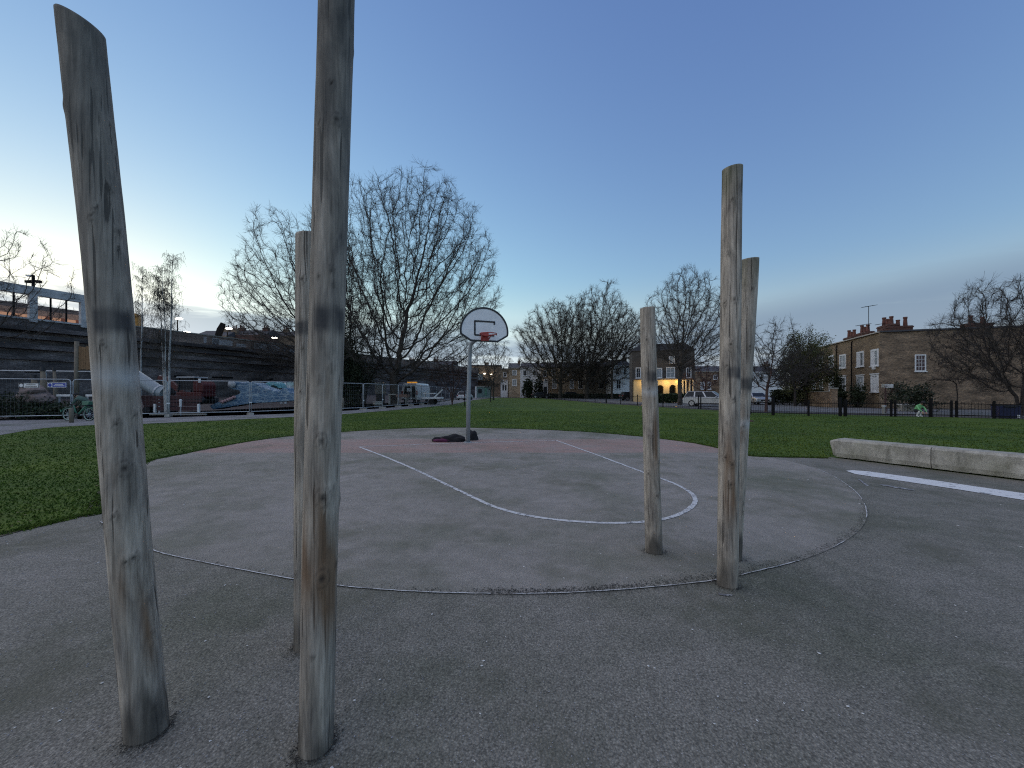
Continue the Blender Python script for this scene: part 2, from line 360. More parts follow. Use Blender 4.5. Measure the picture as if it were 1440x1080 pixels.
M_CURTAIN = pm('pale_curtain_glass', (0.30, 0.33, 0.34), 0.35, 0, 0.2, bmp=0)
M_SLATE = pm('roof_slate', (0.06, 0.06, 0.068), 0.8, var=0.3, scale=5)
M_STOCK = brick_mat('london_stock_brick', (0.25, 0.175, 0.10), (0.16, 0.115, 0.07), (0.21, 0.175, 0.135))
M_STOCK2 = brick_mat('dark_stock_brick', (0.25, 0.172, 0.11), (0.14, 0.10, 0.07), (0.23, 0.185, 0.14), 0.6)
M_VIADUCT = brick_mat('sooty_viaduct_brick', (0.19, 0.165, 0.165), (0.11, 0.096, 0.098), (0.17, 0.155, 0.152), 0.6, 1.0, (0.045, 0.04, 0.04))
M_RED = brick_mat('red_brick', (0.115, 0.05, 0.038), (0.08, 0.036, 0.03), (0.10, 0.08, 0.07))
M_POT = pm('terracotta', (0.13, 0.05, 0.036), 0.8, var=0.3)
M_CONC = pm('weathered_concrete', (0.30, 0.29, 0.26), 0.9, var=0.32, scale=2.2, bmp=0.4)
M_LAMP = pm('lit_lamp', (0.9, 0.9, 0.85), 0.4, emit=(1.0, 0.93, 0.78), es=2.2, var=0.02, bmp=0)
# ------------------------------------------------------------------ ground sheets
edge_px = [(137, 722), (141, 702), (165, 676), (205, 650), (250, 640), (300, 630), (350, 621), (415, 613), (500, 606.5), (580, 602.5), (640, 601.5), (700, 602.5),
           (760, 604.5), (830, 608), (900, 614), (960, 621), (1000, 628), (1040, 637), (1060, 642), (1110, 643.5), (1160, 644)]
edge = [gp(*p) for p in edge_px]
edge_s = [tuple(p) for p in catmull(edge, 5)]
rj = random.Random(3)
edge_s = [(x + rj.uniform(-.035, .035), y + rj.uniform(-.035, .035)) for x, y in edge_s]
wall_a, wall_b = Vector((*gp(1166, 643), 0)), Vector((*gp(1440, 677), 0))
wdir = (wall_b - wall_a).normalized(); wnrm = Vector((-wdir.y, wdir.x, 0))          # away from the court
wall_end = wall_a + wdir * 9
left_run = [gp(137, 722), gp(100, 729.5), gp(50, 741), gp(0, 752), (-5.9, 2.6), (-6.6, 0), (-8, -8)]
left_s = [(x + rj.uniform(-.03, .03), y + rj.uniform(-.03, .03)) for x, y in catmull(left_run, 5)]
asph_poly = edge_s + [(wall_a.x, wall_a.y), (wall_end.x, wall_end.y), (13.5, -8)] + left_s[::-1][:-1]
lawn = sheet('lawn', [(-17, -8), (60, -8), (60, 18), (34, 17.5), (28.4, 21.0), (18, 27.5), (15.6, 34), (12, 48), (9, 70), (6, 96), (-4, 96), (-8, 62),
                      (-13, 36), (-17, 24), (-24, 14), (-26, 4)], 0.0, M_GRASS)
big = [(-2500, -2500), (2500, -2500), (2500, 2500), (-2500, 2500)]
sheet('ground', big, -0.012, M_SOIL)
sheet('asphalt', asph_poly, 0.006, M_ASPH)
arc_px = [(141, 735), (180, 757), (220, 777), (280, 791), (340, 803), (410, 816), (480, 826), (560, 832.5), (640, 836), (740, 837), (820, 834.5), (900, 829), (1000, 818.5),
          (1060, 806), (1130, 788), (1180, 767), (1210, 745), (1219, 725), (1212, 703), (1195, 685.5), (1170, 669.5), (1140, 657), (1105, 648)]
arc = catmull([gp(*p) for p in arc_px], 10)
court_poly = [tuple(p) for p in arc] + [(x * 0.997, y * 0.997) for x, y in edge_s[::-1][8:-12]]
sheet('court', court_poly, 0.010, M_COURT)
path_lo = [gp(*p) for p in ((-120, 632), (0, 612), (60, 602.5), (130, 598), (205, 596), (410, 586.5), (475, 583), (545, 577.5), (600, 572.5), (640, 568), (668, 562.5), (705, 558.2))]
path_hi = [gp(*p) for p in ((-120, 597), (0, 591.5), (60, 590.5), (130, 589.5), (205, 588), (410, 581.8), (480, 578), (540, 574), (590, 569.5), (630, 564), (660, 560), (690, 557.6))]
sheet('path', [tuple(p) for p in catmull(path_lo, 4)] + [tuple(p) for p in catmull(path_hi, 4)[::-1]], 0.008, M_PATH)
road_poly = [(80, -4), (40, 17.6), (28.8, 24), (20.5, 30), (17, 36), (13.2, 50), (10.5, 70), (8, 97), (-20, 97), (-20, 103), (12, 98.5), (23, 78), (22, 60), (24, 50), (29.0, 46), (33.5, 60), (36, 58), (30.2, 37.5), (33, 33.2), (80, 21)]
sheet('road', road_poly, 0.004, M_ROAD)
# playground behind the mesh fence: raised soft bank
bank = MB(); G = 26
for i in range(G + 1):
    for j in range(9):
        t = i / G; a = Vector((-26.5, 21.5, 0)).lerp(Vector((-9.5, 64, 0)), t); b_ = Vector((-43, 32, 0)).lerp(Vector((-24.5, 74, 0)), t); p = a.lerp(b_, j / 8)
        bank.v.append((p.x, p.y, -0.02 + 0.95 * (1 / (1 + math.exp(-(j / 8 - .45) * 9)) - 0.017) + 0.08 * mnoise.noise(Vector((p.x * .5, p.y * .5, 0))) * min(1, j / 2)))
for i in range(G):
    for j in range(8): bank.f.append((i * 9 + j, (i + 1) * 9 + j, (i + 1) * 9 + j + 1, i * 9 + j + 1))
for k, f in enumerate(bank.f): bank.f[k] = f
tag(bank.build('playground_ground', pm('playground_mulch', (0.075, 0.062, 0.058), 0.95, var=0.5, scale=1.5, bmp=0.6), None, True), kind='structure')

for nm_, pts_, sd_ in (('worn_edge', edge_s, 3), ('worn_edge', left_s, 4)):
    w_ = .13 + .10 * np.array([mnoise.noise(Vector((x * 1.7, y * 1.7, 3))) for x, y in pts_]); tag(strip(pts_, np.maximum(w_, .04), .0125, .25, sd_).build(nm_, pm('muddy_edge', (.085, .072, .05), .95, var=.5, scale=6, bmp=.5)), kind='structure')
# ------------------------------------------------------------------ painted court lines
key_px = [(505, 629), (540, 642.5), (580, 659.5), (620, 678.5), (650, 693), (675, 705), (700, 715.5), (740, 726), (780, 732), (830, 736), (880, 736.8), (920, 733.5), (950, 726.5),
          (970, 716), (977.5, 706), (972, 694.5), (950, 682), (925, 672), (905, 665), (870, 652), (830, 637), (782, 620)]
key = catmull([gp(*p) for p in key_px], 8)
base = catmull([gp(505, 629), gp(560, 626.8), gp(600, 625.2), (gp(690, 622.3)), gp(782, 620)], 8)
for nm, pts, w, lab in (('key_line', key, 0.062, 'worn white line round the key of the basketball court'), ('base_line', base, 0.06, 'faded white line under the basketball hoop')):
    o = strip(pts, w, 0.0145, 0.10, 5).build(nm, M_LINE); tag(o, lab, 'court line', kind='structure')
# ring line: a thin white strip with breaks where dirt hides it
cut = [(0, 52), (53, 86), (88, 124), (127, 140), (148, 153), (168, 178), (180, 208)]
ring = MB()
for a, b_ in cut: s_ = strip(arc[a:b_], 0.0085, 0.0150, 0.35, a); ring.add(s_.v, s_.f)
tag(ring.build('ring_line', M_LINE), 'thin broken white line curving across the asphalt in front of the poles', 'court line', kind='structure')
bay = strip([gp(1194, 662.5), gp(1212, 665.5), gp(1300, 678), gp(1360, 687), gp(1440, 699.5), (8.6, 3.4)], [.18, .5, .55, .55, .55, .55], 0.0125, 0.04, 2)
tag(bay.build('bay_line', M_LINE2), 'wide white stripe beside the low concrete wall', 'court line', kind='structure')
for (x0, y0, x1, y1, w) in ((1238, 682, 1285, 690, .10), (1010, 837, 1030, 839, .022), (1208, 674.5, 1221, 684.5, .03)):
    P = catmull([gp(x0, y0), gp((x0 + x1) / 2, (y0 + y1) / 2 + .6), gp(x1, y1)], 6)
    tag(strip(P, w * np.array([.2] + [1] * 11 + [.3]), 0.0125, 0.3, int(x0)).build('paint_smear', M_FAINT), None, None, kind='structure')

# ------------------------------------------------------------------ timber poles
def pole(base, top, r0, r1, label, knots, bands=(), pale=(), brown=(), slant=(0, 0), seed=1, green=0, wz=9.0, nv=320, nr=64):
    base, top = Vector(base), Vector(top); L = (top - base).length; ax = (top - base).normalized()
    xx = (Vector((1, 0, 0)) - ax * ax.x).normalized(); yy = ax.cross(xx)
    V = np.zeros((nv * nr + 1, 3)); A = {k: np.zeros(nv * nr + 1) for k in ('knot', 'paint', 'pale', 'brown', 'dirt', 'green', 'top_dark')}
    sd = Vector((seed * 11.7, seed * 3.1, 0))
    tocam = math.atan2(-base.y * yy.y - base.x * yy.x, -base.y * xx.y - base.x * xx.x)
    for i in range(nv):
        t = i / (nv - 1); z0 = t * (L + 0.25) - 0.25
        wob = Vector((mnoise.noise(sd + Vector((0, 0, z0 * .7))), mnoise.noise(sd + Vector((9, 0, z0 * .7))), 0)) * 0.012
        for k in range(nr):
            a = 2 * math.pi * k / nr; ca, sa = math.cos(a), math.sin(a); tt = max(0, t)
            r = r0 + (r1 - r0) * tt
            q = sd + Vector((ca * .9, sa * .9, z0 * 1.3))
            r *= 1 + 0.035 * mnoise.noise(q) + 0.012 * mnoise.noise(q * 5) + 0.006 * mnoise.noise(Vector((ca * 9, sa * 9, z0 * 1.2)) + sd)
            idx = i * nr + k
            da0 = (a - tocam + math.pi) % (2 * math.pi) - math.pi
            for (ka, kz, ks) in knots:
                da = (a - tocam - ka + math.pi) % (2 * math.pi) - math.pi; dx = da * r0; dz = z0 - kz
                d2 = (dx * dx + dz * dz * .55) / (ks * ks)
                if d2 < 9:
                    r += 0.0065 * (ks / .02) * math.exp(-d2 * .6) - 0.006 * math.exp(-d2 * 9); A['knot'][idx] = max(A['knot'][idx], math.exp(-d2 * 4.5), 0.55 * math.exp(-abs(d2 - 1.3) * 5))
            z = z0
            nz = mnoise.noise(Vector((ca * 1.5, sa * 1.5, z0 * 9)) + sd)
            for (bz, hw, c0, wid) in bands:
                e = max(0, 1 - max(0, abs(z0 - bz + nz * .012) - hw * .55) / (hw * .6)); g = max(0, 1 - max(0, abs(((a - tocam - c0 + math.pi) % (2 * math.pi)) - math.pi) - wid) / .35)
                A['paint'][idx] = max(A['paint'][idx], min(1, e) * min(1, g) * (0.72 + .28 * nz))
            for (bz, hw) in pale: A['pale'][idx] = max(A['pale'][idx], max(0, 1 - abs(z0 - bz + nz * .02) / hw) * (0.85 + .4 * nz))
            for (c0, wid, za, zb) in brown:
                da = abs(((a - tocam - c0 + math.pi) % (2 * math.pi)) - math.pi); m = mnoise.noise(Vector((ca * 1.6, sa * 1.6, z0 * 2.2)) + sd * 2)
                A['brown'][idx] = max(A['brown'][idx], max(0, min(1, (wid - da) * 2.2)) * max(0, min(1, (z0 - za) * 5)) * max(0, min(1, (zb - z0) * 3)) * max(0, min(1, .70 + m * 1.8)))
            m = mnoise.noise(Vector((ca * 1.2, sa * 1.2, z0 * 4)) + sd * 3)
            A['dirt'][idx] = max(0, min(1, (0.22 + m * .24 - z0) * 5)) * .95 + .6 * max(0, m - .32) * (1 if z0 < L * .5 else .5)
            A['green'][idx] = green * max(0, min(1, (z0 - (L - .28) + m * .25) * 4))
            A['top_dark'][idx] = max(0, min(1, (z0 - wz + .6 * m) * .55)) * (.8 + .3 * nz)  # wood colour gets darker towards the pole top
            P = base + ax * z0 + (xx * ca + yy * sa) * r + wob
            if i == nv - 1: P = P + ax * (slant[0] * ca * r + slant[1] * sa * r)
            elif t > .93: P = P + ax * ((slant[0] * ca + slant[1] * sa) * r * (t - .93) / .07)
            V[idx] = P - base
    V[-1] = V[(nv - 1) * nr:(nv) * nr].mean(0)
    i0 = np.arange(nv - 1)[:, None] * nr; k = np.arange(nr)[None, :]; k1 = (k + 1) % nr
    Q = np.stack([i0 + k, i0 + k1, i0 + nr + k1, i0 + nr + k], -1).reshape(-1, 4)
    cap = [(nv * nr, (nv - 1) * nr + j, (nv - 1) * nr + (j + 1) % nr) for j in range(nr)]
    me = bpy.data.meshes.new('timber_pole'); me.from_pydata(V.tolist(), [], Q.tolist() + cap)
    for p in me.polygons: p.use_smooth = p.index < len(Q)
    for kk, arr in A.items():
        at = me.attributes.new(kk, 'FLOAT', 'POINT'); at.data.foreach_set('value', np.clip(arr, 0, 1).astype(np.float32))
    me.update(); o = link('timber_pole', me, M_WOOD); o.location = base
    return tag(o, label, 'pole', 'timber poles standing round the court')
def rk(seed, n, L):
    r = random.Random(seed); return [(r.uniform(-3, 3), r.uniform(.1, L), r.uniform(.007, .017)) for _ in range(n)]
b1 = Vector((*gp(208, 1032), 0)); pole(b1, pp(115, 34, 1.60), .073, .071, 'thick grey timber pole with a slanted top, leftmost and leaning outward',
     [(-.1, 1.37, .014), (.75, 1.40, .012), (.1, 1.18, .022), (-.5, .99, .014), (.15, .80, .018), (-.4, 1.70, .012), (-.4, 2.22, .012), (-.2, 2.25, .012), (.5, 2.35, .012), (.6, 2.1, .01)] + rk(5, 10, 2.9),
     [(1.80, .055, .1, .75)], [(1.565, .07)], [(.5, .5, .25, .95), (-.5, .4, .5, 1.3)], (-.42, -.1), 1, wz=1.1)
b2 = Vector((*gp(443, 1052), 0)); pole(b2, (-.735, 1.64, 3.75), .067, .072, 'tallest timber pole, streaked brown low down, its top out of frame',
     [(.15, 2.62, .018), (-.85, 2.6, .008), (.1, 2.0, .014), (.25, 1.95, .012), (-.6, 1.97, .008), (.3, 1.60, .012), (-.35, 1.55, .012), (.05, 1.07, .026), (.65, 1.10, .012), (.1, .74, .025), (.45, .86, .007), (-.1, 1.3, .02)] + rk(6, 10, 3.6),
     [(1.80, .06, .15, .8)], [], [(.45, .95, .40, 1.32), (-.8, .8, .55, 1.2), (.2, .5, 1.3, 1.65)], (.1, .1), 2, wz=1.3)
b3 = Vector((*gp(431, 909), 0)); pole(b3, pp(433, 331, 2.29), .074, .07, 'shorter timber pole half hidden behind the tallest one',
     [(-.5, 2.15, .02), (-.4, 1.75, .012), (-.6, 1.5, .01)] + rk(7, 10, 2.4), [(1.87, .05, -.5, .9)], [], [], (.1, 0), 3, nv=240)
b4 = Vector((*gp(920, 777), 0)); pole(b4, pp(910, 433, 3.60), .078, .068, 'shortest timber pole, rough and split, standing inside the ring line',
     [(-.2, 1.98, .02), (-.3, 1.72, .012), (.5, .55, .02), (-.4, .75, .02), (.2, 1.1, .014)] + rk(8, 16, 2.3), [(1.64, .055, .3, .55)], [(1.50, .06)], [(.6, .5, .7, 1.5)], (.06, .02), 4, nv=240)
b5 = Vector((*gp(1023, 824), 0)); pole(b5, pp(1030, 237, 2.98), .073, .072, 'tall timber pole with a green mossy top on the right',
     [(-.3, 2.55, .015), (.3, 2.2, .02), (-.6, 2.18, .018), (.05, 1.86, .02), (.7, 1.84, .012), (-.3, 1.7, .015), (.3, 1.44, .016), (-.3, 1.0, .02), (.3, .95, .02), (.2, .8, .02)] + rk(9, 10, 3.2),
     [(1.645, .05, .45, .55)], [], [(.2, .8, .45, 1.3)], (.12, .08), 5, 1.0, nv=260)
b6 = Vector((*gp(1031, 786), 0)); pole(b6, pp(1053, 365, 3.42), .07, .073, 'timber pole leaning right, half hidden behind the mossy topped one',
     [(.4, 2.4, .015), (.5, 1.9, .02), (.3, 1.2, .015)] + rk(10, 10, 2.7), [(1.57, .06, .5, .9)], [(1.22, .07)], [(.5, .6, .8, 1.5)], (.1, .05), 6, .7, nv=240)

# ------------------------------------------------------------------ basketball hoop
hx, hy = gp(658, 622.5); hoop = thing('basketball_hoop', 'white fan shaped basketball backboard with red rim on a grey steel post', 'basketball hoop', (hx, hy, 0))
ang = rad(19); u = Vector((math.cos(ang), math.sin(ang), 0)); nb = Vector((math.sin(ang), -math.cos(ang), 0))      # along the board / towards the key
bc = pp(681.5, 457, 11.1) - Vector((hx, hy, 0))                                                                  # board centre
M_POST = pm('grey_painted_steel', (0.25, 0.28, 0.30), 0.55, 0.2, 0.15, 5)
p = MB(); top = Vector((.06, 0, 2.72)); p.tube([(0, 0, -.05), (.02, 0, 1.4), top, (.085, -.03, 2.9), Vector((bc.x - .25, bc.y + .26, 3.05)), Vector((bc.x - .1, bc.y + .12, 3.25))], [.064, .062, .06, .06, .05, .045], 16)
p.build('post', M_POST, hoop, True)
p = MB().tube([(0, 0, 0), (0, 0, .03)], .11, 16); p.build('base_collar', M_POST, hoop)
outline = [(-.40, -.46), (.40, -.46), (.69, -.28)] + [(.70 * math.cos(a), -.20 + .69 * math.sin(a)) for a in np.linspace(0, math.pi, 30)] + [(-.69, -.28)]
M_BOARD = pm('white_backboard', (0.78, 0.80, 0.82), 0.5, var=0.1, scale=6); M_BLK = pm('black_trim', (0.02, 0.02, 0.024), 0.5)
MB().prism(outline, bc, u, (0, 0, 1), -nb * .035).build('backboard', M_BOARD, hoop)
fr = MB(); pts = [bc + u * a + Vector((0, 0, b_)) - nb * .012 for a, b_ in outline]
for i in range(len(pts)): fr.bar(pts[i], pts[(i + 1) % len(pts)], .05, .045, nb)
fr.build('backboard_border', M_BLK, hoop)
sq = MB(); A_, B_ = bc + nb * .006, .29
for s_, e_ in (((-B_, -.30), (-B_, .10)), ((-B_ - .02, .10), (B_ + .02, .10)), ((B_, .10), (B_, .02)), ((-B_, -.30), (-.18, -.30)), ((.08, -.30), (B_, -.30))):
    sq.bar(A_ + u * s_[0] + Vector((0, 0, s_[1])), A_ + u * e_[0] + Vector((0, 0, e_[1])), .045, .008, nb)
sq.bar(A_ + u * (-.18) + Vector((0, 0, -.30)), A_ + u * .08 + Vector((0, 0, -.30)), .045, .006, nb); sq.build('target_square', M_BLK, hoop)
M_RIM = pm('red_rim_paint', (0.36, 0.05, 0.04), 0.5); rc = bc + nb * .40 + Vector((0, 0, -.31))
MB().tube([rc + u * (.235 * math.cos(a)) + nb * (.235 * math.sin(a)) for a in np.linspace(0, 2 * math.pi, 33)], .013, 8, False).build('rim', M_RIM, hoop, True)
br = MB().box(bc + nb * .02 + Vector((0, 0, -.34)), (.22, .04, .24), ang); br.box(bc + nb * .1 + Vector((0, 0, -.325)), (.15, .16, .03), ang)
for s_ in (-1, 1): br.bar(bc + nb * .03 + u * (.09 * s_) + Vector((0, 0, -.44)), rc + u * (.13 * s_) - nb * .12 + Vector((0, 0, -.01)), .03, .012)
br.build('rim_bracket', M_RIM, hoop)
hk = MB()
for a in np.linspace(.2, 6.2, 12): hk.tube([rc + u * (.24 * math.cos(a)) + nb * (.24 * math.sin(a)), rc + u * (.235 * math.cos(a)) + nb * (.235 * math.sin(a)) + Vector((0, 0, -.04))], .006, 5)
tag(hk.build('net_hooks', M_RIM, hoop), kind='stuff')
bk = MB()
for s_ in (-1, 1): bk.bar(bc - nb * .05 + u * .3 * s_ + Vector((0, 0, .2)), bc - nb * .05 + u * .3 * s_ + Vector((0, 0, -.35)), .05, .03); bk.bar(bc - nb * .06 + u * .3 * s_ + Vector((0, 0, -.05)), bc - nb * .1 + Vector((0, 0, -.12)), .04, .03)
bk.build('back_bracket', M_POST, hoop)
# jacket and bag dumped at the post
M_JK = pm('black_cloth', (0.012, 0.011, 0.014), 0.95, var=0.5, scale=9, bmp=0.6); M_MAG = pm('magenta_lining', (0.10, 0.018, 0.06), 0.9, var=0.4)
def heap(name, c, d, seed, m, label, cat):
    bm = bmesh.new(); bmesh.ops.create_icosphere(bm, subdivisions=4, radius=1)
    for v in bm.verts:
        q = v.co.copy(); k = 1 + .34 * mnoise.noise(q * 1.5 + Vector((seed, 0, 0))) + .13 * mnoise.noise(q * 4 + Vector((0, seed, 0))) + .05 * abs(mnoise.noise(q * 10))
        z = max(q.z, -.12 + .05 * mnoise.noise(q * 3)); v.co = Vector((q.x * k * d[0], q.y * k * d[1], (z + .12) * k * d[2]))
    me = bpy.data.meshes.new(name); bm.to_mesh(me); bm.free()
    for p_ in me.polygons: p_.use_smooth = True
    o = link(name, me, m); o.location = (c[0], c[1], .012); return tag(o, label, cat)
jx = gp(636, 621); jk = heap('jacket', jx, (.42, .22, .17), 3.1, M_JK, 'crumpled black jacket with a magenta lining beside the hoop post', 'jacket')
ln = MB().blob((-.28, -.17, .045), (.27, .06, .05), 4, .4, 3, 3); ln.build('lining', M_MAG, jk, True)
ln = MB().tube([(-.4, -.05, .06), (-.52, -.02, .07), (-.56, -.1, .03)], [.07, .06, .05], 10); ln.build('sleeve', M_JK, jk, True)
bx = gp(662, 620); heap('rucksack', (bx[0] + .02, bx[1] + .16), (.19, .17, .27), 9.2, M_JK, 'black bag slumped upright behind the hoop post', 'bag')

# ------------------------------------------------------------------ low concrete wall
cw = thing('low_wall', 'long low weathered concrete bench wall at the edge of the court', 'wall', wall_a)
def wall_block(a, b_, first=False):
    prof = [(0.03, .03), (.44, .03), (.44, .43), (.05, .43), (.0, .39), (.0, .12)]
    bm = bmesh.new(); rows = []
    n = max(6, int((b_ - a) / .06))
    for i in range(n + 1):
        d = a + (b_ - a) * i / n; row = []
        sh = max(0, 1 - (d - a) / .12) if first else 0
        for (q, z) in prof:
            nn = .006 * mnoise.noise(Vector((d * 4, q * 9, z * 9)))
            Z = .03 + (z - .03) * (1 - .12 * sh) + (.04 * sh if z < .2 else 0)
            P = wdir * (d + (.05 * sh if z < .2 else 0)) + wnrm * (q * (1 - .12 * sh) + .03 * sh + nn); row.append(bm.verts.new((P.x, P.y, Z + nn)))
        rows.append(row)
    k = len(prof)
    for i in range(n):
        for j in range(k): bm.faces.new((rows[i][j], rows[i][(j + 1) % k], rows[i + 1][(j + 1) % k], rows[i + 1][j]))
    bm.faces.new(rows[0]); bm.faces.new(rows[-1][::-1]); bmesh.ops.recalc_face_normals(bm, faces=bm.faces[:])
    me = bpy.data.meshes.new('concrete_block'); bm.to_mesh(me); bm.free(); return link('concrete_block', me, M_CWALL, cw)
def cwall_mat():
    m, t, b = new_mat('mossy_concrete'); v = coords(t)
    c = ramp(t, noise_tex(t, v, 2.6, 6, .65), [(.3, (.24, .225, .19)), (.5, (.40, .375, .325)), (.7, (.54, .51, .45))])
    c = mix_rgb(t, ramp(t, noise_tex(t, coords(t, 'Object', (1, 1, .25)), 7, 5, .7), [(.5, (0, 0, 0)), (.7, (.6,) * 3)]), c, (.10, .095, .08))
    c = mix_rgb(t, ramp(t, noise_tex(t, v, 1.2, 5, .6), [(.5, (0, 0, 0)), (.7, (.5,) * 3)]), c, (.17, .17, .10))
    c = mix_rgb(t, 1, c, ramp(t, noise_tex(t, v, 60, 3), [(.3, (.75,) * 3), (.7, (1.2,) * 3)]), 'MULTIPLY')
    t.links.new(c, b.inputs['Base Color']); b.inputs['Roughness'].default_value = .92; bump(t, b, noise_tex(t, v, 30, 5, .7), .6, .01); return m
M_CWALL = cwall_mat()
wall_block(0, 1.62, True)
wall_block(1.632, 4.4); wall_block(4.412, 7.2)

# ------------------------------------------------------------------ grass blades, grit, dirt (uncountable)
def blades(n, seed):
    r = np.random.default_rng(seed)
    d = np.exp(r.uniform(math.log(3.6), math.log(30), n)); th = r.uniform(rad(-58), rad(58), n)
    x, y = d * np.sin(th), d * np.cos(th)
    e = np.array(edge_s + left_s)                                      # extra tufts along the asphalt edge
    k = r.integers(0, len(e) - 1, n // 5); t = r.random(n // 5); ex = e[k] * (1 - t[:, None]) + e[k + 1 if True else k] * t[:, None] + r.normal(0, .035, (n // 5, 2))
    near = np.linalg.norm(e[k + 1] - e[k], axis=1) < 1.5; ex = ex[near]
    fl = np.concatenate([np.zeros(n, bool), np.ones(len(ex), bool)])
    x = np.concatenate([x, ex[:, 0]]); y = np.concatenate([y, ex[:, 1]])
    shrunk = asph_poly
    ok = ~in_poly(x, y, shrunk) | fl
    lw = [(v.x, v.y) for v in (wall_a - wdir * .05, wall_end, wall_end + wnrm * .5, wall_a + wnrm * .5 - wdir * .05)]
    pathp = [tuple(p) for p in path_lo] + [tuple(p) for p in path_hi[::-1]]
    ok &= ~in_poly(x, y, lw) & ~in_poly(x, y, pathp) & ~in_poly(x, y, road_poly) & (y > 2)
    lp = [(v.co.x, v.co.y) for v in lawn.data.vertices]
    ok &= in_poly(x, y, lp)
    x, y, fl = x[ok], y[ok], fl[ok]; n = len(x); d = np.hypot(x, y)
    h = r.uniform(.014, .036, n) * (1 + .0 * d); w = r.uniform(.003, .006, n) * (1 + d / 9)
    a = r.uniform(0, 2 * math.pi, n); lean = r.uniform(.2, 1.1, n) * h; la = r.uniform(0, 2 * math.pi, n)
    dx, dy = np.cos(a) * w, np.sin(a) * w; z0 = np.full(n, -.004)
    B = np.stack([x, y, z0], 1); Dv = np.stack([dx, dy, 0 * dx], 1); mid = B + np.stack([np.cos(la) * lean * .35, np.sin(la) * lean * .35, h * .62], 1); tip = B + np.stack([np.cos(la) * lean, np.sin(la) * lean, h], 1)
    V = np.stack([B - Dv, B + Dv, mid + Dv * .75, mid - Dv * .75, tip], 1).reshape(-1, 3); i = np.arange(n)[:, None] * 5
    Tt = np.concatenate([i + [0, 1, 2], i + [0, 2, 3], i + [3, 2, 4]], 0)
    return raw_mesh('grass', V, Tt, 3)
M_BLADE = grass_mat('grass_blades')
tag(link('grass', blades(230000, 3), M_BLADE), kind='stuff')
def octs(x, y, z, s, seed, flat=.6):
    r = np.random.default_rng(seed); n = len(x); a = r.uniform(0, 6.28, n); O = np.stack([x, y, z], 1)
    ux = np.stack([np.cos(a), np.sin(a), 0 * a], 1) * (s * r.uniform(.7, 1.4, n))[:, None]; uy = np.stack([-np.sin(a), np.cos(a), 0 * a], 1) * (s * r.uniform(.6, 1, n))[:, None]; uz = np.stack([0 * a, 0 * a, s * flat], 1)
    V = np.stack([O + ux, O + uy, O - ux, O - uy, O + uz, O - uz], 1).reshape(-1, 3); i = np.arange(n)[:, None] * 6
    Tt = np.concatenate([i + q for q in ([0, 1, 4], [1, 2, 4], [2, 3, 4], [3, 0, 4], [1, 0, 5], [2, 1, 5], [3, 2, 5], [0, 3, 5])], 0)
    return V, Tt
r = np.random.default_rng(11); n = 6000
d = np.exp(r.uniform(math.log(1.1), math.log(9), n)); th = r.uniform(rad(-56), rad(56), n); x, y = d * np.sin(th), d * np.cos(th); ok = in_poly(x, y, asph_poly); x, y, d = x[ok], y[ok], d[ok]
V, Tt = octs(x, y, np.full(len(x), .0075), r.uniform(.0012, .0032, len(x)) * (1 + .25 * d), 4)
tag(link('gravel', raw_mesh('gravel', V, Tt, 3), pm('pale_grit', (0.30, 0.30, 0.31), 0.9, var=0.5, scale=40)), kind='stuff')
n = 150; d = np.exp(r.uniform(math.log(1.3), math.log(10), n)); th = r.uniform(rad(-54), rad(54), n); x, y = d * np.sin(th), d * np.cos(th); ok = in_poly(x, y, asph_poly)
V, Tt = octs(x[ok], y[ok], np.full(ok.sum(), .010), r.uniform(.003, .007, ok.sum()) * (1 + .15 * d[ok]), 5, .3)
tag(link('litter', raw_mesh('litter', V, Tt, 3), pm('pale_scraps', (0.62, 0.62, 0.6), 0.8, var=0.3, scale=20)), kind='stuff')
n = 900; d = np.exp(r.uniform(math.log(4), math.log(26), n)); th = r.uniform(rad(-56), rad(56), n); x, y = d * np.sin(th), d * np.cos(th)
ok = ~in_poly(x, y, asph_poly) & in_poly(x, y, [(v.co.x, v.co.y) for v in lawn.data.vertices]) & ~in_poly(x, y, road_poly) & (y > 2)
V, Tt = octs(x[ok], y[ok], r.uniform(.02, .04, ok.sum()), r.uniform(.008, .022, ok.sum()), 8, .2)
tag(link('fallen_leaves', raw_mesh('fallen_leaves', V, Tt, 3), pm('dry_leaf', (0.20, 0.15, 0.085), 0.9, var=0.5, scale=10)), kind='stuff')
# dark dirt and leaf mould caught along the ring line
k = np.concatenate([r.integers(84, 128, 2300), r.integers(128, 160, 900), r.integers(160, 180, 350), r.integers(180, 216, 200), r.integers(0, 84, 700)]); off = r.normal(0, 1, len(k)) * np.interp(k, [0, 80, 112, 118, 140, 150, 160, 172, 216], [.012, .014, .035, .045, .03, .02, .02, .010, .010]) + np.interp(k, [0, 110, 160, 216], [.01, .03, .03, .0])
cen = np.array([-.2, 9.6]); dirv = arc[k] - cen; dirv /= np.linalg.norm(dirv, axis=1, keepdims=True); P = arc[k] - dirv * off[:, None] + r.normal(0, .02, (len(k), 2))
for b_ in (b1, b2, b3, b4, b5, b6):
    n_ = 260; a_ = r.uniform(0, 6.283, n_); q_ = .066 + np.abs(r.normal(0, .022, n_)) * (1 + .6 * np.sin(a_ * 2 + b_.x)); P = np.concatenate([P, np.stack([b_.x + np.cos(a_) * q_, b_.y + np.sin(a_) * q_], 1)])
V, Tt = octs(P[:, 0], P[:, 1], np.full(len(P), .0145), r.uniform(.002, .006, len(P)), 6, .25)
tag(link('dirt', raw_mesh('dirt', V, Tt, 3), pm('leaf_mould', (0.03, 0.028, 0.025), 0.95, var=0.5, scale=30)), kind='stuff')
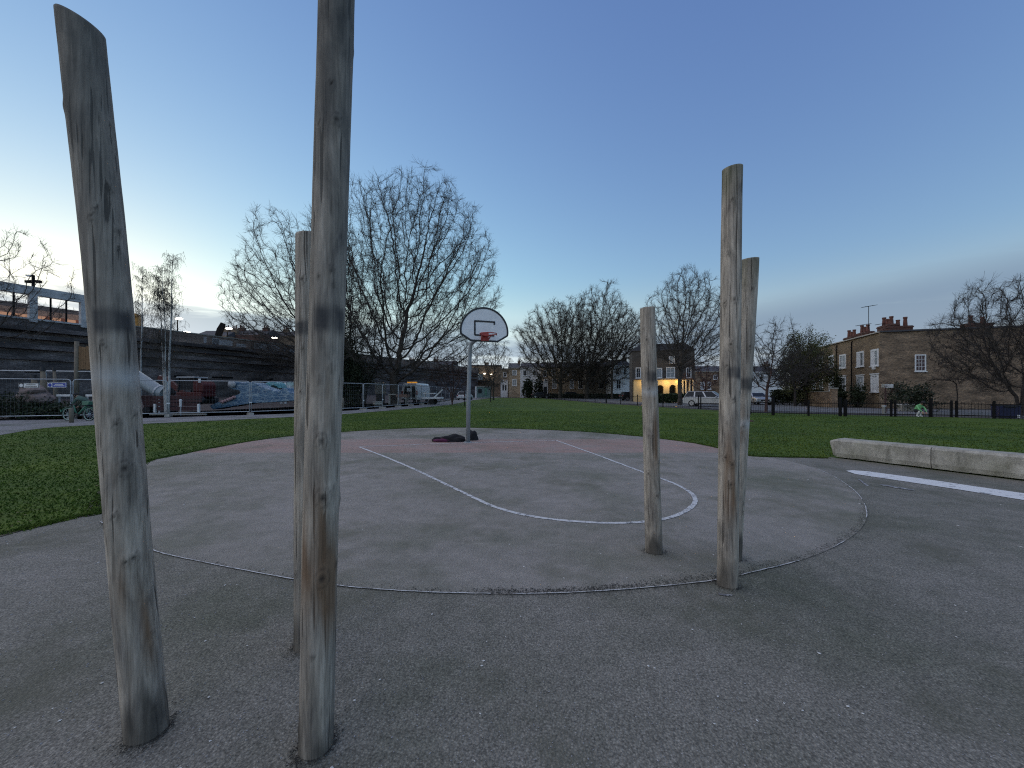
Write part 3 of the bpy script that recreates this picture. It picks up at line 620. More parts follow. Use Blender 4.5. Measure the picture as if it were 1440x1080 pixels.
# ------------------------------------------------------------------ bare winter trees (space colonisation, then twigs)
def grow(att, start, trunk, step, reach, kill, iters, seed, up=0.0, wig=.14):
    r = np.random.default_rng(seed); P = [np.array(p, float) for p in start]; par = [-1] + list(range(len(start) - 1))
    if trunk: par = trunk
    att = att.copy(); cur = np.array(P); D = ((att[:, None, :] - cur[None]) ** 2).sum(2); near = D.argmin(1); dist = np.sqrt(D.min(1))
    nodes = list(cur); cnt = np.zeros(200000, int)
    for it in range(iters):
        act = dist < reach
        if not act.any(): break
        tgt = near[act]; arr = np.array(nodes); v = att[act] - arr[tgt]; v /= np.linalg.norm(v, axis=1, keepdims=True) + 1e-9
        uq, inv = np.unique(tgt, return_inverse=True); acc = np.zeros((len(uq), 3)); np.add.at(acc, inv, v)
        acc /= np.linalg.norm(acc, axis=1, keepdims=True) + 1e-9
        acc += r.normal(0, wig, acc.shape); acc[:, 2] += up; acc /= np.linalg.norm(acc, axis=1, keepdims=True) + 1e-9
        new = arr[uq] + acc * step; k0 = len(nodes); ok = cnt[uq] < 4; uq, new = uq[ok], new[ok]
        if len(uq) == 0: break
        cnt[uq] += 1; nodes += list(new); par += [int(q) for q in uq]
        D = np.sqrt(((att[:, None, :] - new[None]) ** 2).sum(2)); m = D.min(1); am = D.argmin(1) + k0
        b = m < dist; dist = np.where(b, m, dist); near = np.where(b, am, near)
        keep = dist > kill; att, dist, near = att[keep], dist[keep], near[keep]
        if len(att) == 0: break
    return np.array(nodes), np.array(par)
def radii(par, tip, ex):
    n = len(par); acc = np.zeros(n)
    for i in range(n - 1, -1, -1):
        if acc[i] == 0: acc[i] = tip ** ex
        if par[i] >= 0: acc[par[i]] += acc[i]
    return acc ** (1 / ex)
def seg_mesh(name, A, B, ra, rb, n):
    d = B - A; d /= np.linalg.norm(d, axis=1, keepdims=True) + 1e-9
    ref = np.where(np.abs(d[:, 2:3]) < .9, np.array([[0, 0, 1.0]]), np.array([[1.0, 0, 0]]))
    x = np.cross(d, ref); x /= np.linalg.norm(x, axis=1, keepdims=True) + 1e-9; y = np.cross(d, x)
    a = np.arange(n) * 2 * math.pi / n; ring = x[:, None, :] * np.cos(a)[None, :, None] + y[:, None, :] * np.sin(a)[None, :, None]
    V = np.concatenate([A[:, None] + ring * ra[:, None, None], B[:, None] + ring * rb[:, None, None]], 1).reshape(-1, 3)
    i = (np.arange(len(A)) * 2 * n)[:, None]; k = np.arange(n)[None]; k1 = (k + 1) % n
    Q = np.stack([i + k1, i + k, i + n + k, i + n + k1], -1).reshape(-1, 4)
    return V, Q
def crown_points(n, c, rx, rz, seed, low=.35, ry=None, shell=.55, lumps=.25):
    r = np.random.default_rng(seed); P = r.normal(size=(n, 3)); P /= np.linalg.norm(P, axis=1, keepdims=True)
    k = r.random(n) ** shell
    lump = np.array([1 + lumps * mnoise.noise(Vector(p * 2.1) + Vector((seed * 3.7, 0, 0))) for p in P]); P = P * (k * lump)[:, None]
    P[:, 2] = np.where(P[:, 2] < 0, P[:, 2] * low, P[:, 2])
    return P * np.array([rx, ry or rx, rz]) + np.array(c)
def bare_tree(name, label, loc, height, rx, trunk_h, bark, seed, n=1500, step=None, tip=.011, ex=2.25, twigs=3, tw_len=None, ccz=None, stems=1, low=.5, shell=.45, lean=(0, 0), group=None, cat='tree', up=0.05, droop=0.0, cx=0.0, lumps=.25, ry=None, rmax=None, crown_bark=None):
    ccz = ccz or trunk_h + (height - trunk_h) * .36; rz = height - ccz; step = step or height / 42; r = np.random.default_rng(seed)
    att = crown_points(n, (cx + lean[0], lean[1], ccz), rx, rz, seed, low, ry, shell, lumps=lumps)
    att = att[att[:, 2] > trunk_h * .75]
    start, par = [np.array([0., 0., -.1])], [-1]
    for s_ in range(stems):
        prev = 0; k = max(2, int(trunk_h / step)); a = s_ * 6.283 / max(stems, 1) + .4; spread = 0 if stems == 1 else .16 * trunk_h
        for i in range(1, k + 1):
            t = i / k; w = .03 * trunk_h
            start.append(np.array([lean[0] * .3 * t + math.cos(a) * spread * t + w * mnoise.noise(Vector((seed, s_, t * 2))), lean[1] * .3 * t + math.sin(a) * spread * t + w * mnoise.noise(Vector((s_, seed, t * 2))), trunk_h * t])); par.append(prev); prev = len(start) - 1
    nodes, par = grow(att, start, par, step, rx * 1.2, step * 1.6, 110, seed, up)
    # twigs on every slender branch
    R = radii(par, tip, ex)
    if rmax: R = np.minimum(R, np.interp(R, [0, rmax * .5, R.max()], [0, rmax * .5, rmax]))
    thin = np.where(R < tip * 4.5)[0]; thin = thin[thin > len(start)]
    tl = tw_len or step * 1.5
    A = nodes[par[1:]]; B = nodes[1:]; ra = np.minimum(R[par[1:]], R[1:] * 1.35); rb = R[1:]
    d0 = (nodes[thin] - nodes[par[thin]]); d0 /= np.linalg.norm(d0, axis=1, keepdims=True) + 1e-9
    TA, TB, TRa, TRb = [], [], [], []
    for q in range(twigs):
        p0 = nodes[thin] + (nodes[par[thin]] - nodes[thin]) * r.random((len(thin), 1)); dd = d0 * .9 + r.normal(0, .42, d0.shape); dd[:, 2] += .12 - droop; dd /= np.linalg.norm(dd, axis=1, keepdims=True)
        L = tl * r.uniform(.5, 1.2, (len(thin), 1)); p1 = p0 + dd * L * .5; d2 = dd + r.normal(0, .2, dd.shape); d2[:, 2] += .08 - droop * 1.6; d2 /= np.linalg.norm(d2, axis=1, keepdims=True); p2 = p1 + d2 * L * .5
        d3 = dd + r.normal(0, .55, dd.shape); d3[:, 2] -= droop; d3 /= np.linalg.norm(d3, axis=1, keepdims=True); p3 = p1 + d3 * L * .4
        z = np.full(len(thin), tip)
        TA += [p0, p1, p1]; TB += [p1, p2, p3]; TRa += [z * .8, z * .6, z * .5]; TRb += [z * .6, z * .3, z * .3]
    root = thing(name, label, cat, loc, 0, group)
    big = ra > max(tip * 5, R.max() * .16)
    flare = np.where(B[:, 2] < trunk_h * .25, 1.25, 1.0)
    V, Q = seg_mesh('t', A[big], B[big] + (B[big] - A[big]) * .08, (ra * flare)[big], rb[big], 9); link('trunk', raw_mesh('trunk', V, Q, 4, True), bark, root)
    sm = ~big; mid = sm & (ra > tip * 2.2); fine = sm & ~mid
    V1, Q1 = seg_mesh('t', A[mid], B[mid], ra[mid], rb[mid], 5)
    A3 = np.concatenate([A[fine]] + TA); B3 = np.concatenate([B[fine]] + TB); r3 = np.concatenate([ra[fine]] + TRa); r4 = np.concatenate([rb[fine]] + TRb)
    V2, Q2 = seg_mesh('t', A3, B3, r3, r4, 3); V = np.concatenate([V1, V2]); Q = np.concatenate([Q1, Q2 + len(V1)])
    link('crown', raw_mesh('crown', V, Q, 4), crown_bark or bark, root)
    return root
def leaf_cards(P, size, seed):
    r = np.random.default_rng(seed); n = len(P); a = r.normal(size=(n, 3)); a /= np.linalg.norm(a, axis=1, keepdims=True); b_ = np.cross(a, r.normal(size=(n, 3))); b_ /= np.linalg.norm(b_, axis=1, keepdims=True)
    s = (size * r.uniform(.6, 1.3, n))[:, None]; V = np.stack([P - a * s, P + b_ * s * .45, P + a * s, P - b_ * s * .45], 1).reshape(-1, 3)
    return V, (np.arange(n)[:, None] * 4 + np.arange(4)[None])
def leafy(name, label, loc, rx, h, seed, m, n=5000, size=.12, z0=0.0, ry=None, cat='bush', stem=None, group=None, lumps=.45, clumps=60):
    r = np.random.default_rng(seed); root = thing(name, label, cat, loc, 0, group)
    cs = crown_points(clumps, (0, 0, z0 + (h - z0) * .42), rx, (h - z0) * .56, seed, .75, ry, .5, lumps)
    k = r.integers(0, clumps, n); P = cs[k] + r.normal(size=(n, 3)) * np.array([rx, ry or rx, (h - z0) * .5]) * (.17 if clumps < 100 else .11); P[:, 2] = np.maximum(P[:, 2], .02)
    V, Q = leaf_cards(P, size, seed); link('foliage', raw_mesh('foliage', V, Q, 4), m, root)
    st = MB()
    st.tube([(0, 0, -.05), (.03 * rx, 0, h * .3), (0, .04 * rx, h * .62)], [.05 + .018 * h, .03 + .01 * h, .01], 7)
    for q in range(7):
        c = cs[q * 3 % clumps]; st.tube([(0, 0, h * (.1 + .05 * q)), (c[0] * .5, c[1] * .5, c[2] * .8), tuple(c)], [.02 + .006 * h, .015 + .004 * h, .006], 5)
    st.build('stem', M_BARK2, root, True); return root
L_DARK = leaf_mat('dark_evergreen_leaf', (0.012, 0.018, 0.010), (0.035, 0.05, 0.022)); L_MID = leaf_mat('yellow_green_leaf', (0.035, 0.045, 0.015), (0.12, 0.125, 0.04))
L_HEDGE = leaf_mat('hedge_leaf', (0.015, 0.028, 0.012), (0.045, 0.075, 0.028)); L_BROWN = leaf_mat('dead_leaf', (0.05, 0.035, 0.022), (0.12, 0.085, 0.055))
def tl(px, d): return ((px - CX) / F * d, d, 0)
def th_(py, d): return EYE + (HY - py) / F * d
bare_tree('plane_tree', 'huge bare spreading plane tree behind the mesh fence and left of the hoop', tl(554, 45), 27, 11.2, 3.4, M_BARK, 21, 7500, .55, .0135, 2.0, 6, 1.05, 13.0, low=.82, cx=1.9, up=.0, rmax=.74, lumps=.10, shell=.38)
bare_tree('plane_tree', 'bare tree behind the half hidden pole, fanning out to the left', tl(470, 50), 24.3, 9.4, 3.2, M_BARK, 33, 5200, .55, .0135, 2.02, 6, 1.05, 11.5, low=.6, cx=-3.6, stems=3, up=.05, rmax=.4)
bare_tree('plane_tree', 'bare many stemmed tree leaning at the left edge of the big plane tree', tl(513, 47), 19, 6.0, 2.2, M_BARK, 35, 1500, .55, .016, 2.2, 3, 1.1, 8, stems=3, low=.6, cx=-.5, rmax=.3)
bare_tree('lime_tree', 'left one of the two dense bare trees before the far white houses', tl(788, 86), 22.3, 10.2, 4.0, M_BARK3, 41, 3600, .6, .021, 2.1, 7, 1.3, 11, low=.75, cx=-.3, up=.12, rmax=.62)
bare_tree('lime_tree', 'right one of the two dense bare trees before the far white houses', tl(825, 84), 24.3, 9.8, 3.6, M_BARK3, 42, 3600, .6, .021, 2.1, 7, 1.3, 11, low=.75, cx=2.6, up=.12, rmax=.66)
bare_tree('lime_tree', 'slim pale trunked bare tree between the far white house and the lit house', tl(861, 80), 19, 6.2, 6, M_BARK3, 43, 1100, .6, .022, 2.2, 5, 1.4, 12, low=.6, cx=2.5, up=.08, rmax=.3)
bare_tree('ash_tree', 'tall open crowned bare tree in front of the house with lit arches', tl(956, 43), 15.6, 5.0, 3.3, M_BARK, 53, 3400, .34, .0115, 2.1, 6, .75, 8.0, low=.55, cx=.9, up=.06, rmax=.34)
bare_tree('cherry_tree', 'low spreading bare cherry tree standing at the black fence', tl(1077, 29.0), 6.9, 2.9, 1.8, M_RUST, 61, 900, .2, .008, 2.2, 4, .5, 3.4, low=.5, lean=(.35, 0), rmax=.2, crown_bark=M_BARK2)
bare_tree('hornbeam_tree', 'dense dark bare tree leaning in at the right edge beyond the navy bin', (tl(1436, 24)), 9.0, 4.4, 1.2, M_BARK2, 71, 2400, .24, .008, 2.2, 6, .6, 4.6, low=.75, stems=3, up=.02, rmax=.24)
def birch(label, loc, stems, seed, rx):
    "straight thin white stems, short rising side branches, hanging twigs"
    r = np.random.default_rng(seed); root = thing('birch_tree', label, 'tree', loc); A, B, ra, rb = [], [], [], []
    def seg(a, b_, x, y): A.append(a); B.append(b_); ra.append(x); rb.append(y)
    for (dx, dy, H, r0, x0) in stems:
        m = 26; P = [np.array([x0 + dx * t + .06 * mnoise.noise(Vector((seed + x0 * 5, 0, t * 4))), dy * t + .06 * mnoise.noise(Vector((seed, x0 * 9, t * 4))), H * t]) for t in np.linspace(0, 1, m + 1)]
        st = MB(); st.tube([Vector(p) - Vector((0, 0, .06 if i_ == 0 else 0)) for i_, p in enumerate(P)], [r0 * (1 - .93 * i_ / m) for i_ in range(m + 1)], 8); st.build('trunk', M_BIRCH, root, True)
        for k in range(int(H * 8)):
            t = r.uniform(.28, .99); p = P[int(t * m)] + (P[min(m, int(t * m) + 1)] - P[int(t * m)]) * (t * m - int(t * m)); a = r.uniform(0, 6.283); L = rx * (1.15 - .85 * t) * r.uniform(.5, 1.1); d = np.array([math.cos(a) * .75, math.sin(a) * .75, .9])
            q = p
            for s_ in range(4):
                n_ = q + d * L / 4; rr_ = .014 * (1 - t * .5) * (1 - s_ * .2); seg(q, n_, rr_, rr_ * .8); 
                for z in range(3):
                    e = n_ + r.normal(0, .10, 3) + np.array([d[0] * .05, d[1] * .05, -.12]); f_ = e + r.normal(0, .06, 3) + np.array([0, 0, -r.uniform(.12, .34)]); seg(n_, e, .006, .005); seg(e, f_, .005, .003)
                d = d + np.array([0, 0, -.24]) + r.normal(0, .12, 3); q = n_
    V, Q = seg_mesh('t', np.array(A), np.array(B), np.array(ra), np.array(rb), 3); link('crown', raw_mesh('crown', V, Q, 4), M_BARK, root)
birch('white stemmed birch with three thin trunks by the mesh fence', tl(236, 24.6), [(.25, .1, 10.4, .085, 0.0), (-.55, .1, 8.9, .065, -.12), (-.1, -.2, 9.4, .06, -.05)], 81, 1.9)
birch('slim birch half hidden behind the slanted topped pole', tl(197, 27), [(.1, .1, 10.2, .08, 0)], 82, 2.0)
bare_tree('birch_tree', 'drooping pale twigged birch behind the basketball backboard', tl(694, 70), 12.4, 4.0, 3.2, M_BARK3, 83, 700, .36, .014, 2.2, 4, 1.0, 6.8, low=.9, droop=.5, rmax=.16)
bare_tree('bare_tree', 'twiggy bare tree above the concrete frame at the left edge', (-37.2, 27.5, 0), 14.2, 4.2, 4, M_BARK, 91, 800, .36, .010, 2.2, 3, .6, 8.5, low=.7, rmax=.2)
bare_tree('young_tree', 'small vase shaped bare tree beside the path left of the hoop post', tl(636, 44), 7.2, 3.2, 1.2, M_RUST, 101, 560, .24, .010, 2.2, 3, .5, 3.8, stems=4, low=.7, up=.1, rmax=.13, group='young bare trees')
bare_tree('young_tree', 'small reddish twigged bare tree right of the house with lit arches', tl(992, 54), 6.6, 3.6, 1.6, M_RUST, 102, 520, .28, .012, 2.2, 3, .55, 3.6, low=.6, rmax=.14, group='young bare trees')
bare_tree('young_tree', 'thin dark bare tree before the long brick side wall', tl(1347, 27), 2.9, 1.5, 1.9, M_BARK2, 103, 260, .14, .006, 2.1, 2, .3, 2.3, low=.3, lean=(-.35, 0), rmax=.1, group='young bare trees')
bare_tree('young_tree', 'little bare tree by the green cabin at the end of the path', tl(690, 58), 5.2, 2.0, 1.3, M_BARK2, 104, 260, .24, .012, 2.2, 2, .5, 3, low=.6, rmax=.1, group='young bare trees')
bare_tree('young_tree', 'thin bare tree with brown stem under the street sign', tl(1246, 27.2), 2.2, .7, 1.1, M_RUST, 105, 120, .12, .005, 2.1, 2, .25, 1.5, low=.4, rmax=.05, group='young bare trees')
leafy('holly_tree', 'dark glossy evergreen at the foot of the big plane tree', tl(497, 43.5), 2.7, 9.2, 7, L_DARK, 15000, .11, .3, cat='tree')
leafy('holly_tree', 'dark evergreen bush low behind the tallest pole', tl(478, 42), 2.2, 6.2, 8, L_DARK, 9000, .10, .2, cat='tree')
leafy('evergreen_tree', 'dense dark tree with yellow green top beside the brick terrace', tl(1133, 42), 2.7, 8.6, 9, L_MID, 24000, .085, .6, cat='tree', lumps=.3, clumps=150)
bare_tree('thorn_tree', 'tangled dark bare tree in front of the yellow green evergreen', tl(1118, 40.5), 6.4, 3.4, 1.5, M_BARK2, 111, 900, .24, .010, 2.2, 4, .55, 3.8, low=.8, rmax=.2)
leafy('evergreen_shrub', 'dark climbing shrub against the brick terrace windows', tl(1177, 40.2), .75, 4.6, 10, L_DARK, 2600, .10, cat='bush')
leafy('evergreen_shrub', 'dark bush between the terrace lower windows', tl(1206, 37.4), .65, 2.7, 12, L_DARK, 1500, .10, cat='bush')
leafy('privet_bush', 'rounded dark bush before the long brick side wall', tl(1279, 30), 1.5, 2.5, 13, L_DARK, 2400, .10, cat='bush')
leafy('conifer', 'small dark evergreen in front of the far white house', tl(743, 93), 1.3, 4.8, 14, L_DARK, 2500, .22, cat='tree')
leafy('conifer', 'smaller evergreen beside the far white porch', tl(757, 93), 1.2, 5.2, 15, L_DARK, 1000, .25, cat='tree')
for i, (px, d, rx, h, lab) in enumerate(((-18, 20.5, 1.9, 1.5, 'dark bramble bush at the left edge beside the path'), (18, 21.6, 1.5, 1.25, 'dark bush between path and boulders'), (72, 22.2, 1.5, .85, 'low green bush under the blue fence sign'), (98, 22.6, 1.2, .95, 'dark low bush behind the green bicycle'))):
    leafy('bramble_bush', lab, tl(px, d), rx, h, 30 + i, L_DARK if i != 2 else L_HEDGE, 2200, .08, cat='bush', group='bushes beside the path')
def hedge(label, a, b_, w, h, seed, n=5000, size=.12, m=None):
    a, b_ = Vector(a), Vector(b_); r = np.random.default_rng(seed); t = r.random(n); q = r.uniform(-.5, .5, n); z = r.random(n) ** .6
    d = (b_ - a); nn = Vector((-d.y, d.x, 0)).normalized(); P = np.array(a)[None] + np.array(d)[None] * t[:, None] + np.array(nn)[None] * (q * w)[:, None]
    hh = h * (1 + .14 * np.array([mnoise.noise(Vector((x * .9, y * .9, seed))) for x, y, _ in P])); P[:, 2] = z * hh
    V, Q = leaf_cards(P - np.array(a), size, seed); root = thing('hedge', label, 'hedge', a); link('foliage', raw_mesh('foliage', V, Q, 4), m or L_HEDGE, root)
    st = MB(); L = d.length
    for i in range(int(L / 1.2) + 1):
        p = d * (i * 1.2 / L); st.tube([p, p + Vector((.05, 0, h * .8))], [.05, .02], 5)
    tag(st.build('stems', M_BARK2, root), kind='stuff')
hedge('clipped green hedge in front of the house with lit arches', tl(920, 52), tl(972, 50), 1.4, 1.2, 1, 6000, .14)
hedge('dark hedge in front of the brick terrace', tl(1085, 46), tl(1160, 41.5), 1.5, 1.7, 2, 5000, .13, L_DARK)
hedge('dark hedge along the far white houses', tl(763, 92), tl(880, 80), 1.2, 1.0, 3, 5000, .22, L_DARK)
hedge('low dark hedge right of the evergreen before the terrace', tl(1165, 40), tl(1185, 38.5), 1.2, 1.5, 4, 2500, .12, L_DARK)
# ------------------------------------------------------------------ buildings
def window(parent, o, u, w, h, nrm, frame_m, pane_m, bars=(1, 1), surround=.12, sill=True, depth=.05, head=0.0):
    "one window on a wall face: o = lower left corner, u = along the wall, nrm = outwards"
    o, u, nrm = Vector(o), Vector(u).normalized(), Vector(nrm).normalized(); z = Vector((0, 0, 1)); s = surround; m = MB()
    for a, b_ in (((-s, -s * .6), (0, h + s)), ((w, -s * .6), (w + s, h + s))): m.prism([(a[0], a[1]), (b_[0], a[1]), (b_[0], b_[1]), (a[0], b_[1])], o - nrm * .02, u, z, nrm * (depth + .02))
    m.prism([(0, h), (w, h), (w, h + s), (0, h + s)], o - nrm * .02, u, z, nrm * (depth + .02)); m.prism([(0, -s * .6), (w, -s * .6), (w, 0), (0, 0)], o - nrm * .02, u, z, nrm * (depth + .02))
    if head: m.prism([(-s - .08, h + s), (w + s + .08, h + s), (w + s + .08, h + s + head), (-s - .08, h + s + head)], o - nrm * .02, u, z, nrm * (depth + .06))
    f = m.build('window', frame_m, parent)
    MB().prism([(0, 0), (w, 0), (w, h), (0, h)], o + nrm * .004, u, z, nrm * .008).build('pane', pane_m, f)
    g = MB(); bw = max(.03, w * .045)
    for i in range(1, bars[0] + 1): x = w * i / (bars[0] + 1); g.prism([(x - bw / 2, 0), (x + bw / 2, 0), (x + bw / 2, h), (x - bw / 2, h)], o + nrm * .014, u, z, nrm * .016)
    for j in range(1, bars[1] + 1): y = h * j / (bars[1] + 1); g.prism([(0, y - bw / 2), (w, y - bw / 2), (w, y + bw / 2), (0, y + bw / 2)], o + nrm * .0155, u, z, nrm * .018)
    if g.v: tag(g.build('glazing_bars', frame_m, f), kind='stuff')
    if sill: MB().prism([(-s - .05, -s * .6 - .09), (w + s + .05, -s * .6 - .09), (w + s + .05, -s * .6), (-s - .05, -s * .6)], o - nrm * .02, u, z, nrm * (depth + .10)).build('sill', frame_m, f)
    return f
def chimney(parent, c, d, h, pots, m=None, rz=0):
    o = MB().box((c[0], c[1], c[2] + h / 2), (d[0], d[1], h), rz).build('chimney', m or M_STOCK2, parent)
    MB().box((c[0], c[1], c[2] + h - .12), (d[0] + .1, d[1] + .1, .12), rz).build('chimney_cap', m or M_STOCK2, o)
    for i in range(pots):
        t = (i + .5) / pots - .5; L = max(d); ux = (math.cos(rz), math.sin(rz)) if d[0] >= d[1] else (-math.sin(rz), math.cos(rz)); x, y = c[0] + ux[0] * t * L * .9, c[1] + ux[1] * t * L * .9; hh = (.75, .6, .85, .65)[i % 4]
        MB().tube([(x, y, c[2] + h - .02), (x, y, c[2] + h + hh * .8), (x, y, c[2] + h + hh * .82), (x, y, c[2] + h + hh)], [.17, .13, .16, .16], 10).build('chimney_pot', M_POT, o)
    return o
def aerial(label, p, h):
    t = thing('roof_aerial', label, 'aerial', p, 0, 'aerials on the terrace chimneys'); MB().tube([(0, 0, 0), (0, 0, h)], .025, 6).build('mast', M_IRON, t)
    m = MB().tube([(-.6, .1, h - .1), (.7, -.1, h + .12)], .02, 5)
    for k in range(6): q = -.5 + k * .22; m.tube([(q, -.28, h - .08 + .2 * (q + .6) / 1.3), (q, .28, h - .08 + .2 * (q + .6) / 1.3)], .014, 4)
    m.build('elements', M_IRON, t)
# --- near brick terrace on the right
c0 = Vector((34.3, 35.9, 0)); side = Vector((10.1, -2.5, 0)).normalized(); front = Vector((.3345, .9424, 0)).normalized()
TH = 7.05; TL, TD = 24.0, 17.0
ter = thing('brick_terrace', 'brown brick terrace with white trimmed windows and a long plain side wall', 'building', c0)
q = [Vector((0, 0, 0)), side * TD, side * TD + front * TL, front * TL]
m = MB(); m.v = [tuple(p) for p in q] + [tuple(p + Vector((0, 0, TH + (.15 if i in (1, 2) else 0)))) for i, p in enumerate(q)]
m.f = [(0, 1, 5, 4), (1, 2, 6, 5), (2, 3, 7, 6)]; m.build('side_wall', M_STOCK2, ter)
m.f = [(3, 0, 4, 7), (4, 5, 6, 7)]; m.build('front_wall', M_STOCK, ter)
cp = MB(); nf = Vector((-front.y, front.x, 0)); ns = -Vector((-side.y, side.x, 0)); ns = ns if ns.y < 0 else -ns
cp.bar(Vector((0, 0, TH + .03)) + nf * .02, front * TL + Vector((0, 0, TH + .03)) + nf * .02, .3, .10); cp.build('front_coping', pm('pale_stone_coping', (.42, .39, .34), .85), ter)
MB().bar(Vector((0, 0, TH + .06)), side * TD + Vector((0, 0, TH + .21)), .34, .14).build('side_coping', M_SLATE, ter)
def fx(px):                                                     # distance along the front wall seen at photo column px
    k = (px - CX) / F; return (c0.x - k * c0.y) / (k * front.y - front.x)
def fz(py, s): return EYE + (HY - py) / F * (c0.y + front.y * s)
for j, (pxa, pxb, yt, yb, yt2, yb2, pane) in enumerate(((1226.5, 1234.5, 493.5, 513, 529, 549.5, 1), (1206.5, 1214, 496.5, 514, 530.5, 548.5, 0), (1182, 1189, 500.5, 516.5, 531.5, 549, 1), (1167, 1172, 501.5, 516, 533, 549, 0), (1153, 1157, 503, 517, 536, 550, 1), (1143, 1146.5, 505, 518, 537, 551, 0), (1125, 1128, 507, 519, 538, 551, 1))):
    sa, sb = fx(pxb), fx(pxa); sm = (sa + sb) / 2
    for (a, b_, lower) in ((yt, yb, 0), (yt2, yb2, 1)):
        z1, z0 = fz(a, sm), fz(b_, sm); shut = (j == 0 and lower)
        f = window(ter, front * sb + nf * 0 + Vector((0, 0, z0)), -front, sb - sa, z1 - z0, nf, M_WHITE, M_WHITE if shut else (M_CURTAIN if (pane + lower) % 2 else M_GLASS), (1, 1), .17, True, .06, .10 if lower else 0)
        if j in (1,) and not lower or (j == 0 and not lower):
            MB().prism([(0, 0), ((sb - sa) * .45, 0), ((sb - sa) * .45, z1 - z0), (0, z1 - z0)], front * sb + Vector((0, 0, z0)) + nf * .02, -front, Vector((0, 0, 1)), nf * .02).build('shutter', M_WHITE, f)
def wx(px): k = (px - CX) / F; return (c0.x - k * c0.y) / (k * side.y - side.x)
sa, sb = wx(1288), wx(1300); dd = c0.y + side.y * (sa + sb) / 2
window(ter, side * sa + Vector((0, 0, EYE + (HY - 521) / F * dd)), side, sb - sa, 21 / F * dd, ns, M_WHITE, pm('dark_red_curtain_glass', (.05, .02, .025), .2), (2, 3), .10)
MB().box(front * (fx(1230.5)) + nf * .06 + Vector((0, 0, fz(518, 1.5))), (.25, .3, .28), math.atan2(front.y, front.x)).build('alarm_box', M_WHITE, ter)
for px, n_, hh in ((1221, 3, 1.0), (1192, 3, .9), (1175, 3, .8)):
    s_ = fx(px) ; rz = math.atan2(front.y, front.x)
    P = front * s_ + (-nf) * (1.5)
    chimney(ter, (P.x, P.y, TH - .1), (2.0, .75), hh, n_, M_RED, rz)
for px, n_ in ((1272, 3), (1386, 2)):
    P = side * wx(px) + front * 1.0; chimney(ter, (P.x, P.y, TH - .1), (1.9, .7), .75, n_, M_RED, math.atan2(side.y, side.x))
for px, h, lab in ((1213.5, 1.0, 'small stick aerial left of the terrace chimney'), (1221.5, 2.2, 'tallest rooftop aerial on the terrace chimney'), (1241, 1.1, 'slanting aerial right of the terrace chimney')):
    k = (px - CX) / F; d = 37.6; aerial(lab, (k * d, d, TH + .0 + (.6 if h > 2 else 0)), h)
for s_ in (fx(1199), fx(1177.5)):
    dpp = MB(); dpp.tube([front * s_ + nf * .10 + Vector((0, 0, .3)), front * s_ + nf * .10 + Vector((0, 0, TH - .35)), front * s_ + nf * .02 + Vector((0, 0, TH - .2))], .05, 8); dpp.build('drainpipe', M_IRON, ter)
gw = thing('garden_wall', 'low brick garden wall in front of the terrace', 'wall', (30.6, 36.6, 0)); gd = front
m = MB().box((gd.x * 3.2, gd.y * 3.2, .75), (6.4, .25, 1.5), math.atan2(gd.y, gd.x)); m.build('brickwork', M_STOCK2, gw)
MB().box((gd.x * 3.2, gd.y * 3.2, 1.53), (6.5, .34, .07), math.atan2(gd.y, gd.x)).build('coping', M_CONC, gw)
MB().box((0, 0, .9), (.45, .45, 1.8), math.atan2(gd.y, gd.x)).build('pier', M_STOCK2, gw); MB().box((0, 0, 1.84), (.55, .55, .1), math.atan2(gd.y, gd.x)).build('pier_cap', M_CONC, gw)
# --- far houses facing the green
M_FARB = brick_mat('yellow_stock_brick', (0.43, 0.335, 0.225), (0.33, 0.255, 0.175), (0.36, 0.31, 0.25))
def far_house(name, label, px0, px1, d, ytop, mat, wins, roof=None, depth=9, extra=None, skew=0.0):
    x0, x1 = (px0 - CX) / F * d, (px1 - CX) / F * d; h = EYE + (HY - ytop) / F * d; w = x1 - x0
    t = thing(name, label, 'house', (x0, d, 0))
    MB().box((w / 2, depth / 2, h / 2), (w, depth, h)).build('wall', mat, t)
    MB().box((w / 2, -.02, h + .08), (w + .02, .3, .26)).build('cornice', M_WHITE if mat in (M_WHITE,) else M_CONC, t)
    if roof == 'hip':
        m = MB(); o = .12; rh = 1.7
        m.add([(-o, -o, h + .21), (w + o, -o, h + .21), (w + o, depth + o, h + .21), (-o, depth + o, h + .21), (w * .06, depth / 2, h + rh), (w * .94, depth / 2, h + rh)], [(0, 1, 5, 4), (1, 2, 5), (2, 3, 4, 5), (3, 0, 4), (3, 2, 1, 0)]); r_ = m.build('roof', M_SLATE, t)
        chimney(t, (w * .93, depth / 2, h + rh - .5), (.7, 1.6), 1.0, 2, M_STOCK2)
    for (a, b_, c, e, fm, pmat, bars) in wins:
        X0, X1 = (a - px0) / F * d, (b_ - px0) / F * d; z1, z0 = EYE + (HY - c) / F * d, EYE + (HY - e) / F * d
        window(t, (X0, 0, z0), (1, 0, 0), X1 - X0, z1 - z0, (0, -1, 0), fm, pmat, bars, .16)
    return t, w, h
Wn = M_WHITE
far_house('brick_house', 'narrow brown brick house with white ground floor at the end of the path', 704.5, 715, 104, 519, M_FARB, [(708.5, 712, 524, 529.5, Wn, M_GLASS, (1, 1)), (706.5, 708, 535, 540.5, Wn, M_GLASS, (0, 1)), (711, 713, 535, 540.5, Wn, M_GLASS, (0, 1))])
